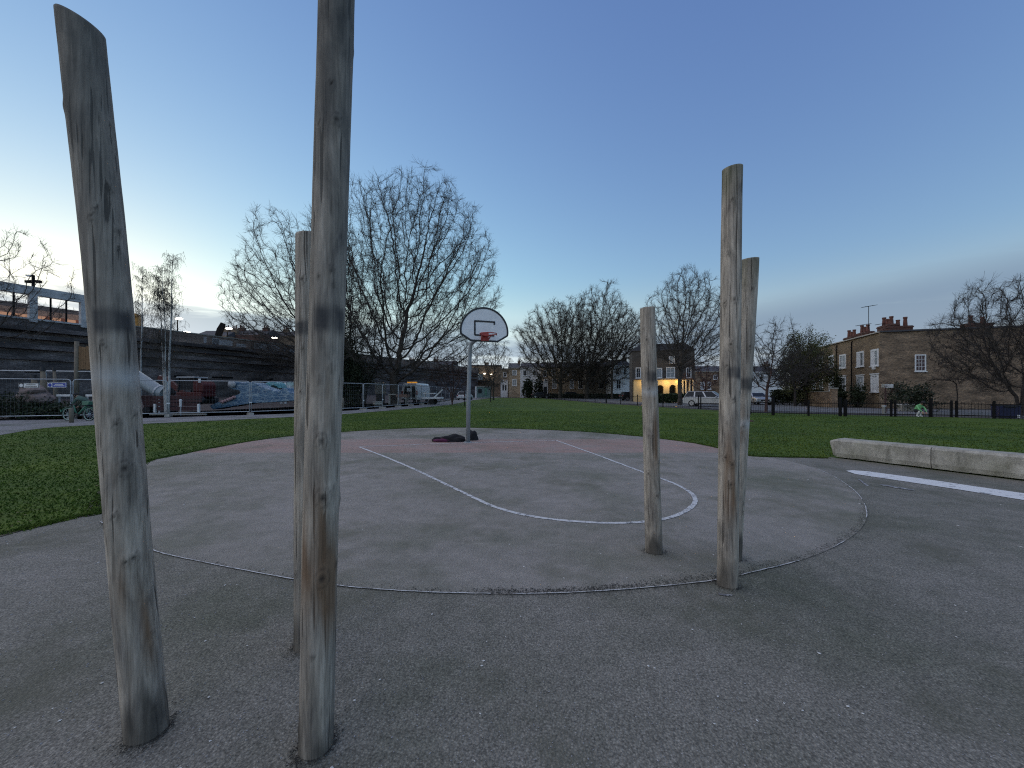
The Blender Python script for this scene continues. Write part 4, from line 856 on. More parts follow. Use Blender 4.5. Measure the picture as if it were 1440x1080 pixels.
tt = thing('white_porch', 'white rendered ground floor bay on the narrow brick house', 'porch', ((704.6 - CX) / F * 103, 103, 0)); MB().box((.85, .45, 2.15), (1.9, .9, 4.3)).build('bay', M_WHITE, tt); MB().box((.55, -.03, 2.6), (.35, .05, 1.4)).build('pane', M_GLASS, tt); MB().box((1.25, -.03, 2.6), (.35, .05, 1.4)).build('pane', M_GLASS, tt)
far_house('brick_house', 'brick house with two stacked windows beside the far white house', 715.2, 731.5, 101, 518, M_FARB, [(721, 726, 521.5, 527, Wn, M_CURTAIN, (1, 1)), (721, 726, 534, 542, Wn, M_CURTAIN, (1, 1))], 'hip')
t, w, h = far_house('white_house', 'white rendered house with slate roof behind the small evergreen', 731.8, 760.5, 99, 518, M_WHITE, [(736, 740, 521, 528, Wn, M_GLASS, (1, 1)), (750, 753, 521, 528, Wn, M_GLASS, (1, 1)), (737, 741, 536, 547, Wn, M_GLASS, (1, 1))], 'hip')
tt = thing('white_porch', 'projecting white entrance bay of the far white house', 'porch', ((757 - CX) / F * 97, 97, 0)); MB().box((1.2, 1.0, 2.0), (2.5, 2.0, 4.0)).build('bay', M_WHITE, tt); MB().box((1.2, 1.0, 4.08), (2.8, 2.2, .2)).build('cornice', M_WHITE, tt); MB().box((.7, -.03, 2.3), (.5, .05, 1.5)).build('pane', M_GLASS, tt); MB().box((1.75, -.03, 1.6), (.8, .05, 2.4)).build('door', M_GLASS, tt)
far_house('brick_house', 'brick house with tall white sash window left of the bare tree trunk', 760.8, 786, 98, 517, M_FARB, [(764, 768, 522, 529, Wn, M_GLASS, (1, 1)), (777, 782, 534, 546, Wn, M_CURTAIN, (1, 1)), (776.5, 780, 520, 527, Wn, M_GLASS, (1, 1)), (766, 769, 534, 546, Wn, M_GLASS, (1, 1))], 'hip')
far_house('brick_house', 'brick house between the two dense bare tree trunks', 786.3, 826, 96, 517, M_FARB, [(795, 799, 520, 527, Wn, M_CURTAIN, (1, 1)), (802, 806, 534, 546, Wn, M_CURTAIN, (1, 1)), (814, 819, 533, 546, Wn, M_GLASS, (1, 1)), (805, 808, 521, 527, Wn, M_GLASS, (1, 1))], 'hip')
far_house('pale_brick_house', 'pale brick house with dark framed window right of the bare tree trunks', 826.3, 861, 90, 516, brick_mat('pale_brick', (.22, .185, .14), (.17, .145, .11), (.2, .18, .15)), [(843, 848.5, 536, 546, M_CONC, M_GLASS, (0, 1)), (833, 838, 519, 527, M_CONC, M_GLASS, (0, 1)), (848, 853, 519, 527, M_CONC, M_GLASS, (0, 1))], 'hip')
far_house('white_house', 'white house with one tall dark window left of the lit house', 861.3, 888, 84, 515, M_WHITE, [(867, 872.5, 535, 546.5, Wn, M_GLASS, (1, 1)), (866, 870, 519, 527, Wn, M_GLASS, (1, 1)), (877, 881, 519, 527, Wn, M_GLASS, (1, 1))], 'hip')
# lit house with arches
d = 60.0; x0 = (889 - CX) / F * d; LR = rad(-13); hp = lambda px: (d * (px - CX) / F - x0) / (math.cos(LR) - (px - CX) / F * math.sin(LR)); hz = lambda py: EYE + (HY - py) / F * d
M_LITW = pm('cream_render', (.58, .47, .27), .8, var=.1); M_GREYB = brick_mat('grey_brick', (.085, .078, .07), (.06, .056, .052), (.08, .075, .07))
lh = thing('lit_house', 'grey brick house whose ground floor arches are lit warm yellow', 'house', (x0, d, 0), LR); wd = hp(977)
MB().box((wd / 2, 3, hz(494) / 2), (wd, 6, hz(494))).build('wall', M_GREYB, lh); MB().box((wd / 2, 3, hz(494) + .1), (wd + .3, 6.3, .2)).build('roof', M_SLATE, lh)
MB().prism([(0, 0), (wd, 0), (wd - 1.2, .9), (1.2, .9)], (0, .4, hz(494) + .2), (1, 0, 0), (0, 0, 1), (0, 5.2, 0)).build('roof', M_SLATE, lh)
for a, b_, c, e, pmat in ((942, 947.5, 503, 511, M_CURTAIN), (924, 930, 519, 531, M_CURTAIN), (938, 948, 518, 531, M_CURTAIN), (895, 900, 518, 531, M_GLASS), (903, 907, 503, 511, M_GLASS), (966, 971, 519, 531, M_GLASS)):
    window(lh, (hp(a), 0, hz(e)), (1, 0, 0), hp(b_) - hp(a), hz(c) - hz(e), (0, -1, 0), M_WHITE, pmat, (1, 1), .12)
pz = hz(534); pd = 1.6
lg = MB()                                                        # arcaded porch front: piers, arches, entablature
archs = [(906, 913), (922, 930.5), (938.5, 947.5)]; xs = [hp(890)]
segs = []
for a, b_ in archs: segs.append((hp(a), hp(b_)))
cur = hp(890)
for (a, b_) in segs + [(hp(954), hp(954))]:
    lg.box(((cur + a) / 2, -pd, pz / 2 - .05), (a - cur, .35, pz - .1)); cur = b_
    if b_ > a:
        r_ = (b_ - a) / 2; zc = pz - .85 - r_; n_ = 10
        poly = [(a, pz - .1), (a, zc)] + [(a + r_ - r_ * math.cos(k * math.pi / n_), zc + r_ * math.sin(k * math.pi / n_)) for k in range(1, n_)] + [(b_, zc), (b_, pz - .1)]
        lg.prism(poly, (0, -pd - .175, 0), (1, 0, 0), (0, 0, 1), (0, .35, 0))
lg.build('arcade', M_LITW, lh); MB().box((hp(922), -pd + .6, pz), (hp(955) - hp(889), 2.0, .2)).build('porch_roof', M_SLATE, lh)
MB().box((hp(897.5), -.03, pz / 2), (hp(905) - hp(890), .06, pz - .2)).build('porch_back_wall', M_LITW, lh)
for px in (926, 943): MB().box((hp(px), -.08, 1.25), (.95, .06, 2.4)).build('door', M_GLASS, lh)
for px in (909.5, 926.5, 943, 951): MB().blob((hp(px), -pd - .45 if px < 920 or px > 950 else -.9, pz - .35), (.10, .10, .10), 1, 0, 2).build('porch_lamp', pm('warm_lamp', (.9, .8, .5), .4, emit=(1, .62, .22), es=6, var=.02, bmp=0), lh)
for px, e_ in ((905, 1.4), (934.5, 1.8), (951, 1.2)):
    ld = bpy.data.lights.new('porch_light', 'POINT'); ld.energy = e_ * 6; ld.color = (1, .66, .25); ld.shadow_soft_size = .15
    lo = bpy.data.objects.new('porch_light', ld); C.objects.link(lo); lo.parent = lh; lo.location = (hp(px), -pd - 1.1, pz - .5)
for px in (957.5, 962, 967, 972):
    MB().tube([(hp(px), -1.4, 0), (hp(px), -1.4, .15), (hp(px), -1.4, .16), (hp(px), -1.4, pz - .3), (hp(px), -1.4, pz - .28), (hp(px), -1.4, pz - .1)], [.22, .22, .16, .14, .22, .22], 12).build('column', pm('cream_column', (.62, .56, .44), .7), lh)
MB().box((hp(965), -.7, pz), (hp(976) - hp(955), 1.9, .2)).build('porch_roof', M_SLATE, lh)
# distant dim buildings right of the lit house
t, w, h = far_house('brown_building', 'dim brown terrace far behind the silver estate car', 977, 1046, 92, 523, M_STOCK2, [(986, 990, 538, 547, Wn, M_CURTAIN, (1, 1)), (996, 999, 538, 547, Wn, M_GLASS, (1, 1)), (1004, 1008, 528, 533, Wn, M_GLASS, (1, 1)), (1040, 1044, 536, 546, Wn, M_CURTAIN, (1, 1))], 'hip')
far_house('pale_building', 'pale house glimpsed behind the far silver saloon', 1046.5, 1100, 84, 524, M_WHITE, [(1056, 1059, 530, 537, Wn, M_GLASS, (1, 1)), (1068, 1072, 530, 537, Wn, M_GLASS, (1, 1))], 'hip')
# station side building with lit lamps at the end of the path
d = 118; x0 = (648 - CX) / F * d; sp = lambda px: (px - CX) / F * d - x0; sz = lambda py: EYE + (HY - py) / F * d
stn = thing('station_building', 'dark brick station building with a row of white lamps behind the hoop', 'building', (x0, d, 0))
MB().box((sp(680), 5, sz(515) / 2), (sp(703) - sp(655), 10, sz(515))).build('wall', M_STOCK2, stn); MB().box((sp(680), 5, sz(514)), (sp(704) - sp(654), 10.4, .3)).build('parapet', M_SLATE, stn)
chimney(stn, (sp(683.5), 3, sz(515)), (1.3, 1.0), 1.4, 0); chimney(stn, (sp(692), 3, sz(515)), (1.2, 1), .5, 2)
MB().box((sp(668), -.2, (sz(526) + sz(534)) / 2), (sp(679) - sp(657), .3, sz(526) - sz(534))).build('glazed_band', pm('pale_blue_glass', (.28, .34, .38), .3), stn)
MB().box((sp(672), -1.2, sz(536.5)), (sp(690) - sp(655), 2.4, .35)).build('canopy', M_IRON, stn)
for px, py in ((662, 523), (671.5, 524.2), (681.5, 525.6), (691.5, 526.5)): MB().blob((sp(px), -.6, sz(py)), (.26, .2, .18), 1, 0, 2).build('lamp', M_LAMP, stn)
far_house('brick_house', 'dark gabled block between the station and the narrow brick house', 690, 704, 121, 520, M_STOCK2, [(694, 696, 528, 533, M_CONC, M_GLASS, (0, 1)), (699, 701, 528, 533, M_CONC, M_GLASS, (0, 1))])
# green cabin and kiosk in front
d = 88; cb = thing('green_cabin', 'flat roofed grey green cabin with a white end post behind the hoop post', 'cabin', ((668 - CX) / F * d, d, 0)); k = 1 / F * d
MB().box((11 * k, 1.2, 1.25 + .15), (22 * k, 2.4, 2.5)).build('wall', pm('grey_green_panel', (.12, .19, .18), .6, var=.15), cb); MB().box((11 * k, 1.2, 2.75), (22.6 * k, 2.6, .18)).build('roof', M_CONC, cb)
MB().box((.2, -.05, 1.4), (.3, .12, 2.6)).build('corner_post', M_WHITE, cb); MB().box((15 * k, -.05, 1.5), (3 * k, .06, 1.6)).build('door', pm('green_door', (.08, .2, .14), .5), cb); MB().box((7 * k, -.05, 1.7), (5 * k, .06, .9)).build('window', M_GLASS, cb)

# ------------------------------------------------------------------ railway viaduct wall on the left
wa = Vector((-40.7, 30.6, 0)); wd_ = Vector((9.7, 24.4, 0)).normalized(); wn = Vector((wd_.y, -wd_.x, 0))
def wt(px): k = (px - CX) / F; return (wa.x - k * wa.y) / (k * wd_.y - wd_.x)
def wp(t, z, out=0): return wd_ * t + wn * out + Vector((0, 0, z))
via = thing('railway_viaduct', 'long dark sooty brick railway viaduct wall with stepped ledges', 'railway viaduct', wa)
WL0, WL1 = -16, 84
def wbox(name, t0, t1, z0, z1, out0, out1, m):
    b_ = MB(); P = [wp(t0, z0, out0), wp(t1, z0, out0), wp(t1, z0, out1), wp(t0, z0, out1)]; Q = [p + Vector((0, 0, z1 - z0)) for p in P]
    b_.add(P + Q, [(0, 1, 2, 3), (7, 6, 5, 4), (1, 0, 4, 5), (2, 1, 5, 6), (3, 2, 6, 7), (0, 3, 7, 4)]); return b_.build(name, m, via)
wbox('wall', WL0, WL1, -.1, 6.9, 0, -9, M_VIADUCT)
for i, (z0, z1, o) in enumerate(((4.15, 4.3, .14), (5.05, 5.45, .25), (5.9, 6.25, .38), (6.55, 6.9, .55))): wbox('ledge', WL0, WL1, z0, z1, -.05, o, M_VIADUCT)
M_PARA = brick_mat('brown_parapet_brick', (.26, .195, .165), (.18, .135, .115), (.22, .18, .16), .6)
wbox('parapet', wt(186), WL1, 6.9, 7.95, .30, -.05, M_PARA); wbox('parapet_coping', wt(186), WL1, 7.95, 8.07, .36, -.1, M_CONC)
wbox('parapet', WL0, wt(186) - .05, 6.9, 7.45, .30, -.05, M_VIADUCT)
for t_ in np.arange(wt(186) + 2, WL1, 4.5): wbox('pilaster', t_, t_ + .5, 6.9, 7.94, .42, .3, M_PARA)
rr = random.Random(5)
for t_ in np.arange(1, 70, 5.1): wbox('putlog_hole', t_ + rr.uniform(-1, 1), t_ + .35 + rr.uniform(1, 1.2), 3.1, 3.3, .015, -.05, M_IRON)
gm = pm('pale_graffiti_paint', (.36, .35, .36), .8, var=.4)
for t_, w_ in ((wt(284), 1.6), (wt(297), 2.2), (wt(330), 1.2), (wt(355), 3.0), (wt(372), 3.2), (wt(398), 2.0)): tag(wbox('graffiti', t_, t_ + w_, 7.05, 7.6 + .2 * math.sin(t_), .312, .29, gm))
# concrete frame of the station platform on top of the viaduct
fr_ = thing('concrete_frame', 'pale concrete beam and posts of the station platform above the left wall', 'platform frame', wa); via_ = via; via = fr_
M_FRAME = pm('stained_concrete_beam', (.52, .52, .52), .85, var=.3, scale=1.3)
wbox('beam', WL0, wt(120), 9.55, 10.25, .35, -.1, M_FRAME)
for px in (44, 115.5): t_ = wt(px); wbox('post', t_ - .22, t_ + .22, 7.3, 9.55, .45, 0, M_FRAME)
wbox('post', -8.2, -7.8, 7.3, 9.55, .45, 0, M_FRAME); wbox('bottom_rail', WL0, wt(120), 7.47, 7.62, .40, .0, M_FRAME)
for px in (18, 70, 92): t_ = wt(px); wbox('mullion', t_ - .05, t_ + .05, 7.62, 9.54, .2, .1, M_IRON)
via = via_
tr = thing('train_carriage', 'long orange carriage roof seen through the platform frame', 'train', wa + wn * -5.0 + Vector((0, 0, .35)))
def tb(name, t0, t1, z0, z1, o0, o1, m):
    b_ = MB(); P = [wp(t0, z0, o0), wp(t1, z0, o0), wp(t1, z0, o1), wp(t0, z0, o1)]; Q = [p + Vector((0, 0, z1 - z0)) for p in P]
    b_.add(P + Q, [(0, 1, 2, 3), (7, 6, 5, 4), (1, 0, 4, 5), (2, 1, 5, 6), (3, 2, 6, 7), (0, 3, 7, 4)]); return b_.build(name, m, tr)
tb('body', -14, 7.5, 7.0, 8.75, 0, -2.6, pm('orange_panel', (.62, .34, .22), .5)); tb('window_band', -13.6, 7.1, 7.5, 8.2, .02, 0, pm('orange_emissive_band', (.4, .25, .16), .4, emit=(1, .50, .28), es=.045, bmp=0)); tb('roof', -14, 7.5, 8.75, 9.2, -.1, -2.5, pm('brown_roof', (.20, .15, .13), .7))  # window band emits a weak orange
for t_ in (4.0, 5.0, 6.0): tb('door', t_, t_ + .35, 7.05, 8.25, .04, 0, pm('orange_door', (.55, .16, .07), .5))
def on_wall(px, out=-1.0): t_ = wt(px); p = wa + wd_ * t_ + wn * out; return p
cm = on_wall(46, .1); cmm = thing('camera_mast', 'short mast with two cameras on the concrete beam', 'camera mast', (cm.x, cm.y, 10.25)); MB().tube([(0, 0, -.02), (0, 0, 1.0)], .1, 8).build('mast', M_IRON, cmm)
for s_ in (-1, 1): MB().box((.42 * s_, 0, .45), (.4, .2, .2)).build('camera', M_IRON, cmm); MB().bar((0, 0, .6), (.4 * s_, 0, .55), .05).build('bracket', M_IRON, cmm)
MB().box((-.25, 0, .95), (.5, .25, .12)).build('camera_hood', M_WHITE, cmm)
oc = on_wall(194, -.6); om = thing('orange_machine', 'orange yellow machine cab on top of the viaduct beside the slanted pole', 'machine', (oc.x, oc.y, 7.0)); M_OR = pm('amber_panel', (.50, .24, .05), .6, var=.2)
MB().box((0, 0, 1.0), (1.0, 1.2, 2.0), .4).build('body', M_OR, om, bevel=.08); MB().box((.1, -.2, 2.15), (.8, 1.0, .35), .4).build('cab', M_OR, om, bevel=.06); MB().box((.05, -.62, 1.3), (.5, .06, .6), .4).build('window', M_GLASS, om)
for px, py, hgt, lab in ((196.5, 438, 3.4, 'lit platform lamp right of the slanted pole'), (272.5, 448, 2.7, 'tallest lit platform lamp above the birch'), (283, 467, .9, 'low lit lamp beside the tall platform lamp'), (342, 462, 2.6, 'lit platform lamp near the leaning signal'), (340, 478, .6, 'low lit lamp under the leaning signal'), (405, 475, 1.6, 'lit platform lamp nearest the half hidden pole')):
    p = on_wall(px, -3.0); zt = EYE + (HY - py) / F * p.y; lt = thing('platform_lamp', lab, 'lamp', (p.x, p.y, 6.9), 0, 'lit lamps along the railway'); hgt = zt - 6.9
    MB().tube([(0, 0, -.05), (0, 0, hgt - .04)], .06, 8).build('post', M_IRON, lt); MB().blob((.25, -.1, hgt - .02), (.42, .25, .11), 1, 0, 2).build('lamp_head', M_LAMP, lt, True); MB().box((.15, 0, hgt + .08), (.7, .3, .06)).build('hood', M_IRON, lt)
p = on_wall(327, -3); sg = thing('railway_signal', 'dark leaning signal post on the viaduct', 'signal', (p.x, p.y, 6.9)); zt = EYE + (HY - 470) / F * p.y - 6.9
MB().tube([(0, 0, -.05), (0, 0, zt)], .09, 8).build('post', M_IRON, sg); MB().prism([(-.3, 0), (.5, .0), (1.1, 1.9), (.6, 2.1), (.1, 1.3)], (-.1, 0, zt - .6), (1, 0, 0), (0, 0, 1), (0, .2, 0)).build('signal_arm', M_IRON, sg)
# roofs and chimneys beyond the railway
def roofs(label, px0, px1, d, ytop, chim, m=M_RED):
    x0, x1 = (px0 - CX) / F * d, (px1 - CX) / F * d; h = EYE + (HY - ytop) / F * d; w = x1 - x0; t = thing('rooftop_house', label, 'house', (x0, d, 0))
    MB().box((w / 2, 4, (h - 1.2) / 2), (w, 8, h - 1.2)).build('wall', m, t); MB().prism([(0, 0), (8, 0), (4, 1.8)], (0, 0, h - 1.2), (0, 1, 0), (0, 0, 1), (w, 0, 0)).build('roof', M_SLATE, t)
    for c in chim: chimney(t, ((c - px0) / F * d, 3.5, h - .6), (1.5, .9), 1.7, 3, m)
roofs('dark roof beyond the railway behind the low lamp', 272, 318, 95, 465, [304, 316], M_STOCK2)
roofs('red brick roof beyond the railway right of the signal', 320, 372, 98, 464, [327, 362]); roofs('long roof beyond the railway behind the half hidden pole', 373, 470, 104, 466, [392, 420], M_STOCK2); roofs('dim roof behind the foot of the big plane tree', 471, 640, 120, 509, [520, 575, 610], M_STOCK2)
# ------------------------------------------------------------------ welded mesh site fence
def fence_panel(a, b_, label, z0=.18, hgt=2.0):
    a, b_ = Vector((*a, 0)), Vector((*b_, 0)); d = b_ - a; L = d.length; t = thing('mesh_fence', label, 'fence panel', a, math.atan2(d.y, d.x), 'site fence panels round the playground')
    r_ = .13; path = [(.05, 0, z0 - .15), (.05, 0, z0 + hgt - r_), (.05 + r_ * .3, 0, z0 + hgt - r_ * .3), (.05 + r_, 0, z0 + hgt), (L - .05 - r_, 0, z0 + hgt), (L - .05 - r_ * .3, 0, z0 + hgt - r_ * .3), (L - .05, 0, z0 + hgt - r_), (L - .05, 0, z0 - .15)]
    MB().tube(path, .026, 7).build('tube_frame', M_STEEL, t, True); MB().tube([(.06, 0, z0 + .04), (L - .06, 0, z0 + .04)], .024, 7).build('bottom_rail', M_STEEL, t)
    m = MB()
    def wire(p, q, w): m.bar(p, q, w, w)
    n = int(L / .16)
    for i in range(1, n): x = .06 + (L - .12) * i / n; wire((x, .006, z0 + .05), (x, .006, z0 + hgt - .02), .0028)
    for z in np.linspace(z0 + .2, z0 + hgt - .25, 6): wire((.06, -.004, z), (L - .06, -.004, z), .003)
    tag(m.build('mesh_wires', M_WIRE, t), kind='stuff')
    f = MB(); f.box((.0, 0, .07), (.24, .62, .15), 0, .85); f.build('foot_block', M_CONC, t)
    MB().box((.0, -.03, z0 + .62), (.14, .05, .06)).build('clip', M_WHITE, t); return t
FPX = [(-60, 592.5), (101, 589.6), (237, 586), (352, 583.5), (511, 577), (560, 572.4), (593, 569), (614, 566), (632, 563.4), (649, 561)]
fp = [Vector((*gp(*p), 0)) for p in FPX]; n_all = 0
names = ['at the left edge behind the bushes', 'behind the bicycle and slanted pole', 'in front of the blue wave sculpture', 'behind the tallest pole', 'under the big plane tree', 'in front of the white van', 'right of the white van', 'by the white trailer', 'by the young tree next to the path']
sub = ['first', 'second', 'third']
for i in range(len(fp) - 1):
    a, b_ = fp[i], fp[i + 1]; n_ = max(1, min(3, round((b_ - a).length / 4.4)))
    for j in range(n_):
        p, q = a.lerp(b_, j / n_), a.lerp(b_, (j + 1) / n_); fence_panel((p.x, p.y), (q.x, q.y), ('galvanised mesh fence panel ' if n_ == 1 else sub[j] + ' galvanised mesh fence panel ') + names[i])
def fsign(label, px0, px1, py0, py1, m, icon_m):
    d = fp[0].y + (fp[1].y - fp[0].y) * ((px0 - FPX[0][0]) / (FPX[1][0] - FPX[0][0])) - .12; a, b_ = pp(px0, py1, d), pp(px1, py0, d); w, h = b_.x - a.x, b_.z - a.z
    t = thing('fence_sign', label, 'sign', a); MB().box((w / 2, 0, h / 2), (w, .02, h)).build('board', m, t)
    rim = MB()
    for c, e in (((w / 2, -.012, h - .012), (w, .008, .024)), ((w / 2, -.012, .012), (w, .008, .024)), ((w - .012, -.012, h / 2), (.024, .008, h - .05))): rim.box(c, e)
    rim.build('border', M_WHITE if m is not M_WHITE else M_BLK, t)
    MB().box((h * .55, -.013, h / 2), (h * .95, .006, h * .9)).build('symbol_panel', M_WHITE if m is not M_WHITE else icon_m, t)
    MB().tube([(h * .55, -.014, h / 2), (h * .55, -.022, h / 2)], h * .36, 16).build('symbol', icon_m if m is not M_WHITE else M_WHITE, t)
    for k in range(2): MB().box((h * 1.25 + (w - h * 1.6) / 2, -.013, h * (.34 + .3 * k)), ((w - h * 1.6) * (.95 - .2 * k), .006, h * .12)).build('text_bar', M_WHITE if m is not M_WHITE else M_BLK, t)
M_BLUE = pm('blue_sign', (.03, .06, .34), .5, var=.1)
fsign('white warning sign on the mesh fence beside the boulders', 26.5, 55, 538.5, 545.5, M_WHITE, pm('dark_symbol', (.08, .08, .09), .6)); fsign('blue instruction sign on the mesh fence left of the timber post', 67, 93.5, 538, 544.8, M_BLUE, M_BLUE)
hr = thing('handrail', 'long pale horizontal rail in front of the viaduct at far left', 'rail', pp(-90, 551, 24.5)); MB().tube([(0, 0, EYE * 0 + 1.5 - .0), (10.3, 0, 1.38)], .045, 8).build('rail', M_STEEL, hr)
hr.location.z = 0; hr_r = hr.children[0]
hr_r.data.transform(Matrix.Translation((0, 0, 1.4)))
for x in (.5, 3.7, 7.0, 10.0): MB().tube([(x, 0, 0), (x, 0, 2.88 - .0117 * x)], .04, 8).build('post', M_STEEL, hr)
for i, (a, b_, py) in enumerate((((80, 556), (101, 556), 0), ((121, 556), (132, 556), 0))):
    t = thing('white_plank', ('long' if i == 0 else 'short') + ' white plank lying behind the bicycle', 'plank', pp((a[0] + b_[0]) / 2, 556, 22.5)); L = (b_[0] - a[0]) / F * 22.5; MB().box((0, 0, 0), (L, .06, .12)).build('board', M_WHITE, t)
    for s_ in (-.4, .4): MB().box((L * s_, .05, -.66), (.06, .06, 1.3)).build('leg', M_STEEL, t)

# ------------------------------------------------------------------ playground pieces
M_TIMB = pm('worn_timber', (.17, .145, .11), .85, var=.35, scale=6); M_PLANK = pm('orange_brown_boards', (.20, .12, .06), .8, var=.3, scale=5)
d = 24.5; o = pp(107.5, 551, d); o.z = 0; tw = thing('timber_tower', 'timber play post with an orange brown board panel left of the slanted pole', 'play tower', o)
MB().tube([(0, 0, -.1), (0.02, 0, EYE + (HY - 480) / F * d)], [.13, .11], 12).build('post', M_TIMB, tw, True); MB().tube([(1.55, .1, -.1), (1.55, .1, 4.2)], [.12, .1], 12).build('post', M_TIMB, tw, True)
for i in range(9):
    x = .2 + i * .155; MB().box((x, .02 + .006 * (i % 2), EYE + (HY - 503.5) / F * d), (.14, .035, 33 / F * d - .05 * (i % 3))).build('board', M_PLANK, tw)
MB().bar((0, .1, 2.95), (1.55, .1, 2.95), .08, .12).build('rail', M_TIMB, tw); MB().bar((0, .1, 4.2), (1.55, .1, 4.1), .08, .12).build('rail', M_TIMB, tw)
for (px, pt, pb, w, lab, m) in ((62, 519, 556, .26, 'tapering pale timber stake with dark tip by the boulders', M_TIMB), (78, 519, 556, .16, 'leaning pale timber stake behind the blue sign', M_TIMB), (49.5, 530, 556, .30, 'short dull timber stake behind the white sign', M_TIMB)):
    d = 23.6; a = pp(px + 3, pb, d); b_ = pp(px - 2, pt, d); t = thing('timber_stake', lab, 'stake', (a.x, a.y, 0)); bz = b_.z
    MB().tube([(0, 0, -.1), (b_.x - a.x, 0, bz)], [w, w * .35], 9).build('shaft', m, t, True); MB().tube([(b_.x - a.x, 0, bz - .12), (b_.x - a.x - .01, 0, bz + .12)], [w * .5, w * .4], 9).build('tip', M_BLK, t)
for i, (px, py, sx_, sz_, lab) in enumerate(((47, 552, .62, .42, 'topmost pinkish boulder of the pile under the white sign'), (40, 559, .55, .36, 'left pinkish boulder at the foot of the pile'), (54, 560.5, .72, .42, 'right pinkish boulder at the foot of the pile'))):
    d = 22.2; p = pp(px, py, d); bo = MB().blob((0, 0, 0), (sx_, .5, sz_), i + 3, .45, 3, 1.6).build('boulder', pm('pinkish_boulder', (.19, .15, .14), .9, var=.35, scale=4, bmp=.5), None, False); bo.location = p; tag(bo, lab, 'boulder', 'boulders under the fence sign')
# wave shaped climbing sculpture
def mosaic(name, a, b_, c):
    m, t, bs = new_mat(name); v = coords(t); vo = t.nodes.new('ShaderNodeTexVoronoi'); vo.feature = 'DISTANCE_TO_EDGE'; vo.inputs['Scale'].default_value = 5
    t.links.new(coords(t, 'Object', (.55, 1, 1.5)), vo.inputs['Vector']); n = noise_tex(t, coords(t, 'Object', (.35, 1, 1.3)), 3.5, 4, .6, 1.0)
    col = ramp(t, n, [(.3, a), (.52, b_), (.7, c)]); col = mix_rgb(t, ramp(t, vo.outputs['Distance'], [(.02, (.75,) * 3), (.07, (0, 0, 0))]), col, c)
    t.links.new(col, bs.inputs['Base Color']); bs.inputs['Roughness'].default_value = .45; bump(t, bs, vo.outputs['Distance'], .5, .02); return m
def sculpture(name, label, px, d, th, m, bev=.12):
    o = pp(px[0][0], 551, d); o.z = 0; poly = [((x - px[0][0]) / F * d, EYE + (HY - y) / F * d) for x, y in px]; t = thing(name, label, 'play sculpture', o)
    MB().prism(poly, (0, 0, 0), (1, 0, 0), (0, 0, 1), (0, th, 0)).build('body', m, t, False, bev, 3); return t
M_WAVE = mosaic('blue_mosaic', (.035, .085, .17), (.07, .16, .27), (.34, .43, .48)); M_TEAL = mosaic('teal_mosaic', (.04, .22, .27), (.10, .36, .41), (.36, .50, .52))
P = [tuple(p) for p in catmull([(294.5, 570.5), (303, 567), (311.7, 564), (320, 561), (329, 557), (337, 553.2), (335.5, 549), (326, 547), (320.7, 543.6), (321.4, 539.2), (326, 537), (333.3, 536.8), (342, 538), (351, 537.5), (358.6, 538.3), (365, 542.3), (371, 544.6), (378, 547), (385, 549.2), (392, 550), (397.4, 546.2), (402.5, 545.8), (407, 551), (415.5, 553.2)], 3)] + [(420, 556), (420, 563), (400, 564.5), (380, 566), (353, 567), (330, 571), (312, 573.5), (299, 576)]
ws = sculpture('wave_sculpture', 'blue mosaic wave shaped climbing sculpture with a curled crest', P, 29.5, 1.2, M_WAVE)
MB().blob(pp(326, 540.5, 29.38) - ws.location, (.32, .12, .24), 2, .2, 3).build('crest_tip', pm('grey_white_mosaic', (.36, .38, .40), .5, var=.3, scale=9), ws, True)
pk = MB()
for i, (x, y) in enumerate(((313, 565), (317, 563.6), (321, 562.2), (325, 560.4), (329, 558.6))): pk.blob(pp(x, y, 29.4) - ws.location, (.16, .1, .11), i, .5, 2)
tag(pk.build('foam_spray', pm('pink_white_mosaic', (.42, .26, .27), .6, var=.4, scale=9), ws), kind='stuff')
P2 = [tuple(p) for p in catmull([(369, 545), (371, 541), (375, 538), (381, 536.8), (388, 537.4), (393.5, 541), (395, 546)], 4)] + [(391, 546), (389, 543.5), (385, 541.8), (381, 542.5), (379, 546.5)]
sculpture('arch_sculpture', 'small teal mosaic arch behind the blue wave', P2, 31.5, .9, M_TEAL, .06)
d = 33; o = pp(392, 551, d); o.z = 0; wf = thing('play_bench', 'small white frame with a flat top behind the teal arch', 'play frame', o); hh = lambda y: EYE + (HY - y) / F * d
for x in (.2, .55): MB().box((x, 0, hh(540) / 2 + .3), (.16, .12, hh(536) - .6)).build('post', M_WHITE, wf)
MB().box((.6, 0, hh(544)), (1.05, .5, .26)).build('table_top', M_WHITE, wf); MB().box((.95, .1, hh(540)), (.55, .1, .3)).build('panel', pm('pale_teal', (.3, .42, .42), .5), wf)
# tube slide
d = 25.6; a = pp(188, 528, d); b_ = pp(224, 550.5, d); c = pp(232, 553, d); sl = thing('tube_slide', 'pale grey tube slide sloping down beside the slanted pole', 'slide', (a.x, a.y, 0))
MB().tube([Vector((a.x - 1.6, a.y, a.z + .95)) - sl.location, a - sl.location, b_ - sl.location + Vector((-.2, 0, .1)), b_ - sl.location, c - sl.location], [.42, .42, .40, .40, .40], 18, False).build('tube', pm('pale_plastic_tube', (.26, .31, .34), .4, var=.15), sl, True)
for q in (a, b_): MB().tube([(q.x - sl.location.x, 0, 0), (q.x - sl.location.x, 0, q.z - .35)], .05, 8).build('support', M_STEEL, sl)
MB().tube([b_ - sl.location + Vector((-.05, 0, .02)), b_ - sl.location + Vector((.05, 0, -.02))], .45, 18).build('collar', M_STEEL, sl)
